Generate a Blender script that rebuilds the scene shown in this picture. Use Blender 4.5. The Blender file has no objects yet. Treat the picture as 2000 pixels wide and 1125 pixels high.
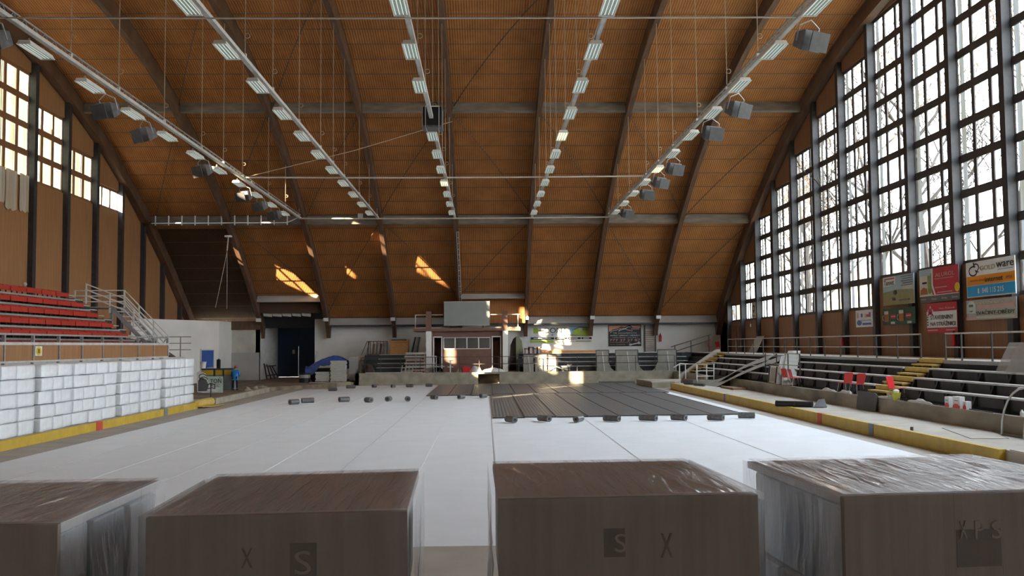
import bpy, bmesh, math, random
from mathutils import Vector, Matrix, noise
random.seed(7)
S = bpy.context.scene
COL = S.collection

# ------------------------------------------------------------------ camera
F = 1890.0                      # focal length in pixels of the 2000 x 1125 frame
EYE = Vector((0.0, 0.0, 3.2))
yd = Vector(((948-1000)/F, (562.5-675)/F, 1.0))          # camera coords: right, up, forward
up = Vector((-0.0085, 1.0, 0.0)); up.z = -(up.x*yd.x+up.y*yd.y)/yd.z
yd.normalize(); up.normalize()
xd = Vector((up.z*yd.y-up.y*yd.z, up.x*yd.z-up.z*yd.x, up.y*yd.x-up.x*yd.y)); xd.normalize()
if xd.x < 0: xd = -xd
RWC = Matrix(((xd.x, yd.x, up.x), (xd.y, yd.y, up.y), (-xd.z, -yd.z, -up.z)))   # world -> camera (right, up, back)
RCW = RWC.transposed()
cam_data = bpy.data.cameras.new('camera'); cam = bpy.data.objects.new('camera', cam_data); COL.objects.link(cam)
cam.matrix_world = Matrix.Translation(EYE) @ RCW.to_4x4()
cam_data.sensor_width = 36.0; cam_data.lens = 36.0*F/2000.0
cam_data.clip_start = 0.1; cam_data.clip_end = 2000
S.camera = cam

def at(px, py, X=None, Y=None, Z=None):
    """the point of the hall seen at a pixel of the photograph, on a plane of the hall"""
    d = RCW @ Vector(((px-1000)/F, (562.5-py)/F, -1.0))
    if X is not None: t = (X-EYE.x)/d.x
    elif Y is not None: t = (Y-EYE.y)/d.y
    else: t = (Z-EYE.z)/d.z
    return EYE + d*t

# ------------------------------------------------------------------ world, sun, exposure
vs = S.view_settings
vs.view_transform = 'Standard'; vs.look = 'None'; vs.gamma = 1.0; vs.use_curve_mapping = False
vs.exposure = 0.6
W = bpy.data.worlds.new('sky'); S.world = W; W.use_nodes = True
wn = W.node_tree; wn.nodes.clear()
wo = wn.nodes.new('ShaderNodeOutputWorld'); wb = wn.nodes.new('ShaderNodeBackground')
wt = wn.nodes.new('ShaderNodeTexCoord'); ws = wn.nodes.new('ShaderNodeSeparateXYZ'); wr = wn.nodes.new('ShaderNodeValToRGB')
wr.color_ramp.elements[0].position = 0.0; wr.color_ramp.elements[0].color = (0.95, 0.97, 0.98, 1)
wr.color_ramp.elements[1].position = 0.6; wr.color_ramp.elements[1].color = (0.74, 0.86, 0.97, 1)
wn.links.new(wt.outputs['Generated'], ws.inputs[0]); wn.links.new(ws.outputs['Z'], wr.inputs['Fac'])
wn.links.new(wr.outputs['Color'], wb.inputs['Color']); wb.inputs['Strength'].default_value = 9.0
wn.links.new(wb.outputs[0], wo.inputs['Surface'])

sd = bpy.data.lights.new('sun', 'SUN'); so = bpy.data.objects.new('sun', sd); COL.objects.link(so)
sd.energy = 42.0; sd.color = (1.0, 0.80, 0.52); sd.angle = math.radians(0.5)
SUN = Vector((1.0, 1.53, -0.48)).normalized()
so.rotation_euler = SUN.to_track_quat('-Z', 'Y').to_euler(); so.location = (-60, -40, 40)

def portal(name, loc, sx, sy, direction):
    l = bpy.data.lights.new(name, 'AREA'); l.shape = 'RECTANGLE'; l.size = sx; l.size_y = sy
    l.cycles.is_portal = True
    o = bpy.data.objects.new(name, l); COL.objects.link(o); o.location = loc
    o.rotation_euler = Vector(direction).to_track_quat('-Z', 'Z').to_euler()
portal('daylight_portal', (22.3, 42, 13.5), 92, 17, (-1, 0, 0))
portal('daylight_portal', (-27.5, 45, 17.5), 60, 9, (1, 0, 0))

# ------------------------------------------------------------------ materials
def nd(t, kind, **kw):
    n = t.nodes.new(kind)
    for k, v in kw.items(): setattr(n, k, v)
    return n
MATS = {}
def mat(name, col, rough=0.6, var=0.12, scale=3.0, bump=0.0, bscale=None, metal=0.0, stretch=(1,1,1), col2=None, spec=0.5, coat=0.0):
    m = bpy.data.materials.new(name); m.use_nodes = True; t = m.node_tree
    b = t.nodes['Principled BSDF']
    b.inputs['Roughness'].default_value = rough; b.inputs['Metallic'].default_value = metal
    b.inputs['Specular IOR Level'].default_value = spec
    if coat: b.inputs['Coat Weight'].default_value = coat; b.inputs['Coat Roughness'].default_value = 0.15
    tc = nd(t, 'ShaderNodeTexCoord'); mp = nd(t, 'ShaderNodeMapping'); mp.inputs['Scale'].default_value = stretch
    t.links.new(tc.outputs['Object'], mp.inputs['Vector'])
    nz = nd(t, 'ShaderNodeTexNoise'); nz.inputs['Scale'].default_value = scale; nz.inputs['Detail'].default_value = 5
    t.links.new(mp.outputs[0], nz.inputs['Vector'])
    r = nd(t, 'ShaderNodeValToRGB'); e = r.color_ramp.elements
    c2 = col2 or tuple(max(0, c*(1-2*var)) for c in col)
    e[0].position = 0.3; e[0].color = (*c2, 1); e[1].position = 0.7; e[1].color = (*col, 1)
    t.links.new(nz.outputs['Fac'], r.inputs['Fac']); t.links.new(r.outputs['Color'], b.inputs['Base Color'])
    if bump:
        n2 = nd(t, 'ShaderNodeTexNoise'); n2.inputs['Scale'].default_value = bscale or scale*6; n2.inputs['Detail'].default_value = 3
        t.links.new(mp.outputs[0], n2.inputs['Vector'])
        bp = nd(t, 'ShaderNodeBump'); bp.inputs['Strength'].default_value = bump; bp.inputs['Distance'].default_value = 0.02
        t.links.new(n2.outputs['Fac'], bp.inputs['Height']); t.links.new(bp.outputs[0], b.inputs['Normal'])
    MATS[name] = m
    return m

def glass_mat(name, tint=(1, 1, 1), gloss=0.08):
    m = bpy.data.materials.new(name); m.use_nodes = True; t = m.node_tree; t.nodes.clear()
    o = nd(t, 'ShaderNodeOutputMaterial'); a = nd(t, 'ShaderNodeBsdfTransparent'); g = nd(t, 'ShaderNodeBsdfGlossy'); x = nd(t, 'ShaderNodeMixShader')
    a.inputs[0].default_value = (*tint, 1); g.inputs['Roughness'].default_value = 0.05; x.inputs[0].default_value = gloss
    t.links.new(a.outputs[0], x.inputs[1]); t.links.new(g.outputs[0], x.inputs[2]); t.links.new(x.outputs[0], o.inputs[0])
    MATS[name] = m; return m

def film_mat(name, gloss, rough, stretch, bump, scale, veil=0.0):
    """thin clear wrap: see-through, with a wrinkled shine"""
    m = bpy.data.materials.new(name); m.use_nodes = True; t = m.node_tree; t.nodes.clear()
    o = nd(t, 'ShaderNodeOutputMaterial'); a = nd(t, 'ShaderNodeBsdfTransparent'); g = nd(t, 'ShaderNodeBsdfGlossy'); x = nd(t, 'ShaderNodeMixShader')
    g.inputs['Roughness'].default_value = rough
    tc = nd(t, 'ShaderNodeTexCoord'); mp = nd(t, 'ShaderNodeMapping'); mp.inputs['Scale'].default_value = stretch; 
    nz = nd(t, 'ShaderNodeTexNoise'); nz.inputs['Scale'].default_value = scale; nz.inputs['Detail'].default_value = 4; nz.inputs['Distortion'].default_value = 0.6
    bp = nd(t, 'ShaderNodeBump'); bp.inputs['Strength'].default_value = bump; bp.inputs['Distance'].default_value = 0.03
    fr = nd(t, 'ShaderNodeFresnel'); fr.inputs['IOR'].default_value = 1.5
    ma = nd(t, 'ShaderNodeMath', operation='MULTIPLY_ADD'); ma.inputs[1].default_value = 0.65; ma.inputs[2].default_value = gloss; ma.use_clamp = True
    t.links.new(tc.outputs['Object'], mp.inputs[0]); t.links.new(mp.outputs[0], nz.inputs['Vector']); t.links.new(nz.outputs['Fac'], bp.inputs['Height'])
    t.links.new(bp.outputs[0], g.inputs['Normal']); t.links.new(bp.outputs[0], fr.inputs['Normal']); t.links.new(fr.outputs[0], ma.inputs[0])
    t.links.new(ma.outputs[0], x.inputs[0]); t.links.new(a.outputs[0], x.inputs[1]); t.links.new(g.outputs[0], x.inputs[2])
    last = x
    if veil:
        d = nd(t, 'ShaderNodeBsdfDiffuse'); d.inputs[0].default_value = (0.8, 0.82, 0.84, 1); y = nd(t, 'ShaderNodeMixShader'); y.inputs[0].default_value = veil
        t.links.new(x.outputs[0], y.inputs[1]); t.links.new(d.outputs[0], y.inputs[2]); last = y
    t.links.new(last.outputs[0], o.inputs[0]); MATS[name] = m; return m

def sheet_mat(name, col, trans):
    """thin cloth or plastic sheet that glows when the sun stands behind it"""
    m = bpy.data.materials.new(name); m.use_nodes = True; t = m.node_tree; t.nodes.clear()
    o = nd(t, 'ShaderNodeOutputMaterial'); a = nd(t, 'ShaderNodeBsdfTranslucent'); g = nd(t, 'ShaderNodeBsdfDiffuse'); x = nd(t, 'ShaderNodeMixShader')
    tc = nd(t, 'ShaderNodeTexCoord'); mp = nd(t, 'ShaderNodeMapping'); mp.inputs['Scale'].default_value = (1, 2.2, 0.25)
    nz = nd(t, 'ShaderNodeTexNoise'); nz.inputs['Scale'].default_value = 1.6; nz.inputs['Detail'].default_value = 4
    r = nd(t, 'ShaderNodeValToRGB'); e = r.color_ramp.elements
    e[0].position = 0.35; e[0].color = (col[0]*.8, col[1]*.68, col[2]*.5, 1); e[1].position = 0.62; e[1].color = (*col, 1)
    t.links.new(tc.outputs['Object'], mp.inputs[0]); t.links.new(mp.outputs[0], nz.inputs['Vector']); t.links.new(nz.outputs['Fac'], r.inputs['Fac'])
    t.links.new(r.outputs[0], a.inputs[0]); t.links.new(r.outputs[0], g.inputs[0])
    x.inputs[0].default_value = trans
    t.links.new(g.outputs[0], x.inputs[1]); t.links.new(a.outputs[0], x.inputs[2]); t.links.new(x.outputs[0], o.inputs[0])
    MATS[name] = m; return m

def pattern_mat(name, col, col2, pu, pv, rough=0.7, bump=0.5, noisy=0.5, dots=False, coord='UV', spec=0.3):
    """stripes of period pu along u (laths) or a lattice of dots pu x pv (dimpled mat)"""
    m = bpy.data.materials.new(name); m.use_nodes = True; t = m.node_tree; b = t.nodes['Principled BSDF']
    b.inputs['Roughness'].default_value = rough; b.inputs['Specular IOR Level'].default_value = spec
    tc = nd(t, 'ShaderNodeTexCoord'); sp = nd(t, 'ShaderNodeSeparateXYZ'); t.links.new(tc.outputs[coord], sp.inputs[0])
    def wave(sock, p):
        a = nd(t, 'ShaderNodeMath', operation='MULTIPLY'); a.inputs[1].default_value = 2*math.pi/p
        s = nd(t, 'ShaderNodeMath', operation='SINE'); t.links.new(sock, a.inputs[0]); t.links.new(a.outputs[0], s.inputs[0])
        h = nd(t, 'ShaderNodeMath', operation='MULTIPLY_ADD'); h.inputs[1].default_value = 0.5; h.inputs[2].default_value = 0.5
        t.links.new(s.outputs[0], h.inputs[0]); return h.outputs[0]
    w = wave(sp.outputs[0], pu)
    if dots:
        w2 = wave(sp.outputs[1], pv); mm = nd(t, 'ShaderNodeMath', operation='MULTIPLY'); t.links.new(w, mm.inputs[0]); t.links.new(w2, mm.inputs[1]); w = mm.outputs[0]
    nz = nd(t, 'ShaderNodeTexNoise'); nz.inputs['Scale'].default_value = 0.55; nz.inputs['Detail'].default_value = 6; nz.inputs['Roughness'].default_value = 0.65
    t.links.new(tc.outputs[coord], nz.inputs['Vector'])
    ad = nd(t, 'ShaderNodeMix', data_type='FLOAT'); ad.inputs[0].default_value = noisy
    t.links.new(w, ad.inputs[2]); t.links.new(nz.outputs['Fac'], ad.inputs[3])
    r = nd(t, 'ShaderNodeValToRGB'); e = r.color_ramp.elements
    e[0].position = 0.2; e[0].color = (*col2, 1); e[1].position = 0.75; e[1].color = (*col, 1)
    t.links.new(ad.outputs[0], r.inputs['Fac']); t.links.new(r.outputs[0], b.inputs['Base Color'])
    bp = nd(t, 'ShaderNodeBump'); bp.inputs['Strength'].default_value = bump; bp.inputs['Distance'].default_value = 0.03
    t.links.new(w, bp.inputs['Height']); t.links.new(bp.outputs[0], b.inputs['Normal'])
    MATS[name] = m; return m

def lamp_mat(name, col, e):
    m = bpy.data.materials.new(name); m.use_nodes = True; b = m.node_tree.nodes['Principled BSDF']
    b.inputs['Base Color'].default_value = (*col, 1); b.inputs['Emission Color'].default_value = (*col, 1); b.inputs['Emission Strength'].default_value = e
    MATS[name] = m; return m

pattern_mat('lath ceiling', (0.52, 0.222, 0.072), (0.20, 0.074, 0.022), 0.15, 1, rough=0.75, bump=0.45, noisy=0.66)
pattern_mat('far cladding', (0.52, 0.222, 0.072), (0.20, 0.074, 0.022), 0.15, 1, rough=0.75, bump=0.45, noisy=0.6, coord='Object')
mat('glulam', (0.16, 0.085, 0.05), 0.6, 0.25, 2, stretch=(4, 0.4, 0.4))
mat('purlin', (0.27, 0.23, 0.19), 0.7, 0.2, 2, stretch=(0.5, 2, 2))
mat('plywood', (0.30, 0.142, 0.066), 0.55, 0.13, 3, stretch=(1, 3, 0.15))
mat('plywood warm', (0.40, 0.20, 0.085), 0.55, 0.13, 3, stretch=(1, 3, 0.15))
mat('dark steel', (0.045, 0.045, 0.05), 0.5, 0.2, 4)
mat('window frame', (0.075, 0.065, 0.062), 0.55, 0.15, 4)
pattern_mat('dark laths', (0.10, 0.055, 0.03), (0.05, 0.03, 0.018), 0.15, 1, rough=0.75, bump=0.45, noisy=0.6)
mat('outer post', (0.55, 0.57, 0.58), 0.6, 0.1, 1)
mat('white plaster', (0.86, 0.845, 0.79), 0.8, 0.06, 0.5, bump=0.1, bscale=8)
mat('white brick', (0.80, 0.79, 0.75), 0.8, 0.08, 1.2, bump=0.5, bscale=5, stretch=(1, 1, 3))
mat('old plaster', (0.72, 0.69, 0.60), 0.85, 0.18, 0.7, bump=0.2, bscale=6)
mat('fascia', (0.46, 0.44, 0.41), 0.7, 0.1, 0.6)
mat('concrete floor', (0.50, 0.455, 0.385), 0.75, 0.12, 0.9, bump=0.1, bscale=12)
mat('apron', (0.54, 0.485, 0.41), 0.8, 0.12, 1.2, bump=0.2, bscale=9)
mat('raw concrete', (0.40, 0.355, 0.27), 0.85, 0.18, 1.6, bump=0.4, bscale=9)
mat('patched concrete', (0.42, 0.375, 0.30), 0.85, 0.2, 0.7, bump=0.35, bscale=9, col2=(0.17, 0.155, 0.13), stretch=(1, 0.6, 1.5))
mat('dirt', (0.30, 0.225, 0.15), 0.95, 0.35, 1.0, bump=0.6, bscale=5)
mat('yellow paint', (0.62, 0.42, 0.045), 0.5, 0.12, 2.2, bump=0.1)
mat('yellow faded', (0.66, 0.47, 0.13), 0.6, 0.12, 3)
mat('red paint', (0.62, 0.06, 0.035), 0.5, 0.1, 3)
mat('grey paint', (0.20, 0.23, 0.25), 0.5, 0.1, 3)
mat('charcoal', (0.038, 0.042, 0.045), 0.75, 0.25, 1.5)
mat('bracket grey', (0.06, 0.066, 0.068), 0.75, 0.2, 2)
mat('bench white', (0.62, 0.60, 0.56), 0.6, 0.12, 3)
mat('galvanised', (0.42, 0.43, 0.43), 0.45, 0.12, 5, metal=0.35)
mat('dark pipe', (0.07, 0.06, 0.055), 0.5, 0.2, 5)
mat('rail beige', (0.46, 0.42, 0.36), 0.5, 0.1, 5)
mat('white metal', (0.76, 0.76, 0.73), 0.45, 0.06, 5)
mat('tray', (0.60, 0.60, 0.57), 0.45, 0.1, 3)
mat('lamp body', (0.80, 0.80, 0.76), 0.5, 0.05, 5)
mat('reflector', (0.40, 0.45, 0.42), 0.35, 0.05, 5)
lamp_mat('tube', (0.88, 1.0, 0.92), 0.35)
lamp_mat('tube lit', (1.0, 0.95, 0.55), 2.2)
mat('speaker grey', (0.05, 0.05, 0.055), 0.6, 0.2, 5)
mat('speaker side', (0.15, 0.15, 0.155), 0.6, 0.2, 5)
mat('black', (0.012, 0.012, 0.014), 0.5, 0.2, 5)
mat('wire', (0.50, 0.38, 0.26), 0.5, 0.1, 5)
mat('rod', (0.13, 0.07, 0.04), 0.6, 0.1, 5)
mat('cable', (0.62, 0.58, 0.52), 0.5, 0.1, 5)
mat('geotextile', (0.88, 0.90, 0.92), 0.75, 0.03, 0.7, bump=0.35, bscale=3)
mat('seam', (0.66, 0.69, 0.72), 0.75, 0.03, 0.7)
pattern_mat('dimpled mat', (0.27, 0.268, 0.262), (0.13, 0.13, 0.128), 0.16, 0.16, rough=0.36, bump=0.6, noisy=0.35, dots=True, coord='Object', spec=0.5)
mat('mat edge', (0.06, 0.06, 0.062), 0.5, 0.2, 4)
mat('rolled mat', (0.15, 0.148, 0.146), 0.36, 0.25, 12, bump=0.5, bscale=20)
mat('foam', (0.80, 0.83, 0.86), 0.6, 0.04, 3, bump=0.35, bscale=5)
mat('foam wrapped', (0.88, 0.92, 0.95), 0.32, 0.07, 4, bump=0.9, bscale=7, coat=0.5)
mat('foam grey', (0.62, 0.66, 0.72), 0.55, 0.1, 4)
mat('cover board', (0.40, 0.345, 0.30), 0.6, 0.1, 2, stretch=(8, 8, 0.5), col2=(0.33, 0.28, 0.24))
mat('cover top lightened', (0.70, 0.69, 0.68), 0.6, 0.1, 2, stretch=(6, 0.6, 1), col2=(0.62, 0.60, 0.59))  # cover board colour lightened on top to offset the weak light there
mat('print', (0.23, 0.195, 0.175), 0.6, 0.1, 6)
film_mat('film top', 0.03, 0.14, (16, 1.0, 1), 1.0, 1.6)
film_mat('film front', 0.0, 0.3, (16, 1.0, 0.5), 0.8, 1.6)
film_mat('film side', 0.05, 0.2, (5, 5, 1.2), 1.0, 1.3, veil=0.12)
mat('red seat', (0.46, 0.036, 0.022), 0.4, 0.08, 3)
mat('stand brown', (0.075, 0.045, 0.03), 0.7, 0.2, 3)
mat('navy door', (0.018, 0.052, 0.115), 0.5, 0.12, 1.5)
mat('blue door', (0.05, 0.13, 0.42), 0.5, 0.06, 3)
mat('blue tarp', (0.055, 0.12, 0.42), 0.4, 0.15, 3, bump=0.4, bscale=3)
mat('jacket', (0.02, 0.24, 0.62), 0.7, 0.1, 8)
mat('trousers', (0.015, 0.018, 0.03), 0.8, 0.1, 8)
mat('skin', (0.50, 0.27, 0.19), 0.6, 0.05, 8)
mat('hair', (0.12, 0.06, 0.045), 0.8, 0.1, 8)
mat('red cap', (0.45, 0.10, 0.09), 0.8, 0.1, 8)
mat('bin grey', (0.24, 0.28, 0.29), 0.5, 0.12, 2)
mat('bin yellow', (0.75, 0.50, 0.02), 0.5, 0.1, 2)
mat('booth brown', (0.19, 0.095, 0.07), 0.6, 0.1, 2)
mat('booth dark', (0.05, 0.03, 0.025), 0.6, 0.1, 2)
mat('board grey', (0.27, 0.28, 0.265), 0.5, 0.05, 1)
mat('crate', (0.46, 0.215, 0.06), 0.6, 0.15, 3, stretch=(1, 1, 4))
mat('pinkish wood', (0.36, 0.21, 0.18), 0.7, 0.1, 3)
mat('grey plank', (0.42, 0.39, 0.33), 0.8, 0.12, 2)
mat('pale slab', (0.55, 0.54, 0.48), 0.8, 0.12, 3, stretch=(1, 1, 6))
mat('wood pallet', (0.36, 0.24, 0.13), 0.8, 0.15, 3)
mat('red plastic', (0.66, 0.03, 0.035), 0.35, 0.04, 3)
mat('chrome', (0.6, 0.6, 0.6), 0.3, 0.05, 3, metal=0.8)
mat('paper white', (0.82, 0.82, 0.80), 0.6, 0.03, 3)
mat('yellow plastic', (0.62, 0.60, 0.08), 0.45, 0.05, 3)
mat('white sheet', (0.74, 0.75, 0.74), 0.5, 0.1, 3, bump=0.4)
mat('lino grey', (0.11, 0.115, 0.12), 0.6, 0.1, 3)
mat('mat strip', (0.36, 0.34, 0.29), 0.7, 0.12, 2, bump=0.2)
mat('brown door', (0.26, 0.10, 0.05), 0.5, 0.1, 3)
glass_mat('pane glass', (0.97, 0.985, 1.0), 0.06)
film_mat('clear sheet', 0.02, 0.2, (1, 1, 1), 0.2, 2, veil=0.14)
glass_mat('booth glass', (0.5, 0.48, 0.46), 0.2)
sheet_mat('yellow sheet', (0.125, 0.14, 0.118), 0.8)
sheet_mat('backlit reveal', (0.085, 0.09, 0.095), 0.9)
sheet_mat('torn sheet', (0.62, 0.57, 0.5), 0.12)
for k, c in dict(white=(0.80, 0.80, 0.78), cream=(0.66, 0.62, 0.52), orange=(0.80, 0.30, 0.02), azure=(0.02, 0.34, 0.66), green=(0.02, 0.085, 0.05), lime=(0.42, 0.58, 0.04),
                 red=(0.55, 0.035, 0.06), ink=(0.012, 0.012, 0.014), gold=(0.50, 0.38, 0.16), dirty=(0.45, 0.42, 0.38), sky=(0.42, 0.55, 0.62), field=(0.34, 0.30, 0.14),
                 skyblue=(0.30, 0.52, 0.68), salmon=(0.74, 0.36, 0.24), pink=(0.66, 0.42, 0.36), beer=(0.42, 0.13, 0.03), foamy=(0.62, 0.60, 0.52), olive=(0.28, 0.30, 0.16), slate=(0.14, 0.14, 0.15),
                 blue=(0.10, 0.18, 0.55), dkgreen=(0.02, 0.10, 0.045), grassy=(0.20, 0.36, 0.05), yellow=(0.80, 0.55, 0.03), mint=(0.55, 0.66, 0.58), orange2=(0.70, 0.32, 0.10)).items():
    mat('ink '+k, c, 0.5, 0.05, 2)
mat('bark', (0.085, 0.07, 0.06), 0.9, 0.2, 3)
mat('house cream', (0.78, 0.66, 0.42), 0.8, 0.1, 0.4)
mat('house roof', (0.42, 0.24, 0.18), 0.8, 0.1, 0.4)
mat('ground', (0.42, 0.40, 0.30), 0.9, 0.2, 0.2)

# ------------------------------------------------------------------ mesh helper
def base_of(o):
    v = Vector((0, 0, 0))
    while o is not None: v = v + o.location; o = o.parent
    return v
class MB:
    def __init__(self): self.v = []; self.f = []; self.m = []; self.uv = None
    def add(self, vs, fs, mi=0):
        n = len(self.v); self.v += [Vector(p) for p in vs]
        for f in fs: self.f.append([i+n for i in f]); self.m.append(mi)
        return self
    def box(self, a, b, mi=0):
        (x0, y0, z0), (x1, y1, z1) = a, b
        return self.add([(x0,y0,z0),(x1,y0,z0),(x1,y1,z0),(x0,y1,z0),(x0,y0,z1),(x1,y0,z1),(x1,y1,z1),(x0,y1,z1)],
                        [(3,2,1,0),(4,5,6,7),(0,1,5,4),(1,2,6,5),(2,3,7,6),(3,0,4,7)], mi)
    def bar(self, p, q, w, h=None, upv=(0,0,1), mi=0):
        p = Vector(p); q = Vector(q); d = (q-p).normalized(); u = Vector(upv)
        if abs(d.dot(u)) > 0.98: u = Vector((0, 1, 0)) if abs(d.y) < 0.9 else Vector((1, 0, 0))
        s = d.cross(u).normalized(); u = s.cross(d).normalized(); h = h or w
        c = [s*(-w/2)+u*(-h/2), s*(w/2)+u*(-h/2), s*(w/2)+u*(h/2), s*(-w/2)+u*(h/2)]
        return self.add([p+x for x in c]+[q+x for x in c], [(0,1,2,3),(7,6,5,4),(0,4,5,1),(1,5,6,2),(2,6,7,3),(3,7,4,0)], mi)
    def tube(self, pts, r, n=6, mi=0, closed=False):
        pts = [Vector(p) for p in pts]; k = len(pts); rs = r if isinstance(r, (list, tuple)) else [r]*k
        rings = []; ref = None
        for i, p in enumerate(pts):
            if closed: d = (pts[(i+1) % k]-pts[i-1])
            else: d = pts[min(i+1, k-1)]-pts[max(i-1, 0)]
            d = d.normalized()
            if ref is None:
                ref = d.orthogonal().normalized()
            ref = (ref-d*ref.dot(d)).normalized(); s = d.cross(ref)
            rings.append([p+(ref*math.cos(2*math.pi*j/n)+s*math.sin(2*math.pi*j/n))*rs[i] for j in range(n)])
        vs = [x for rg in rings for x in rg]; fs = []
        for i in range(k if closed else k-1):
            a = i*n; b = ((i+1) % k)*n
            for j in range(n): fs.append((a+j, a+(j+1) % n, b+(j+1) % n, b+j))
        if not closed: fs.append(tuple(range(n-1, -1, -1))); fs.append(tuple((k-1)*n+j for j in range(n)))
        return self.add(vs, fs, mi)
    def prism(self, poly, ext, mi=0):
        """closed polygon (list of points) pushed along a vector"""
        poly = [Vector(p) for p in poly]; e = Vector(ext); n = len(poly)
        return self.add(poly+[p+e for p in poly], [tuple(range(n-1, -1, -1)), tuple(range(n, 2*n))]+[(i, (i+1) % n, n+(i+1) % n, n+i) for i in range(n)], mi)
    def lathe(self, prof, c=(0,0,0), n=16, mi=0):
        vs = []; fs = []; c = Vector(c)
        for r, z in prof:
            for j in range(n): vs.append(c+Vector((r*math.cos(2*math.pi*j/n), r*math.sin(2*math.pi*j/n), z)))
        for i in range(len(prof)-1):
            for j in range(n): fs.append((i*n+j, i*n+(j+1) % n, (i+1)*n+(j+1) % n, (i+1)*n+j))
        fs.append(tuple(range(n-1, -1, -1))); fs.append(tuple((len(prof)-1)*n+j for j in range(n)))
        return self.add(vs, fs, mi)
    def ribbon(self, path, side, th, mi=0):
        """strip of thickness th laid along path; side = vector across (half width)"""
        s = Vector(side); pts = [Vector(p) for p in path]; vs = []; fs = []
        for i, p in enumerate(pts):
            d = (pts[min(i+1, len(pts)-1)]-pts[max(i-1, 0)]).normalized(); nrm = s.cross(d).normalized()
            if nrm.z < 0: nrm = -nrm
            vs += [p-s, p+s, p+s+nrm*th, p-s+nrm*th]
        for i in range(len(pts)-1):
            a = 4*i; b = a+4
            for j in range(4): fs.append((a+j, a+(j+1) % 4, b+(j+1) % 4, b+j))
        fs.append((0, 1, 2, 3)); k = 4*(len(pts)-1); fs.append((k+3, k+2, k+1, k))
        return self.add(vs, fs, mi)
    def build(self, name, m, parent=None, smooth=False, bevel=0.0, origin=None):
        me = bpy.data.meshes.new(name); off = base_of(parent) if parent is not None else (Vector(origin) if origin is not None else Vector((0,0,0)))
        me.from_pydata([tuple(p-off) for p in self.v], [], self.f)
        ms = m if isinstance(m, (list, tuple)) else [m]
        for k in ms: me.materials.append(MATS[k] if isinstance(k, str) else k)
        for p, mi in zip(me.polygons, self.m): p.material_index = mi
        b = bmesh.new(); b.from_mesh(me); bmesh.ops.recalc_face_normals(b, faces=b.faces); b.to_mesh(me); b.free()
        if smooth:
            for p in me.polygons: p.use_smooth = True
        if self.uv is not None:
            l = me.uv_layers.new(name='UVMap')
            for lp in me.loops: l.data[lp.index].uv = self.uv[lp.vertex_index]
        o = bpy.data.objects.new(name, me); COL.objects.link(o)
        if parent is not None: o.parent = parent
        elif origin is not None: o.location = off
        if bevel:
            md = o.modifiers.new('bevel', 'BEVEL'); md.width = bevel; md.segments = 2; md.limit_method = 'ANGLE'
        return o
def tag(o, label, cat, group=None):
    o['label'] = label; o['category'] = cat
    if group: o['group'] = group
    return o
def thing(name, label, cat, loc=(0,0,0), group=None, rotz=0.0):
    o = bpy.data.objects.new(name, None); COL.objects.link(o); o.location = loc; o.rotation_euler = (0, 0, rotz)
    o.empty_display_size = 0.2
    return tag(o, label, cat, group)
def struct(name, b, m, **kw):
    o = b.build(name, m, **kw); o['kind'] = 'structure'; return o
def dup(root, loc, label=None, group=None, rotz=None, cat=None):
    def cp(o, parent):
        c = o.copy(); COL.objects.link(c); c.parent = parent
        for ch in o.children: cp(ch, c)
        return c
    r = root.copy(); COL.objects.link(r); r.location = loc
    if rotz is not None: r.rotation_euler = (0, 0, rotz)
    for ch in list(root.children): cp(ch, r)
    if label: r['label'] = label
    if group: r['group'] = group
    return r
ORD = ['first', 'second', 'third', 'fourth', 'fifth', 'sixth', 'seventh', 'eighth', 'ninth', 'tenth', 'eleventh', 'twelfth', 'thirteenth', 'fourteenth', 'fifteenth', 'sixteenth']

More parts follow.
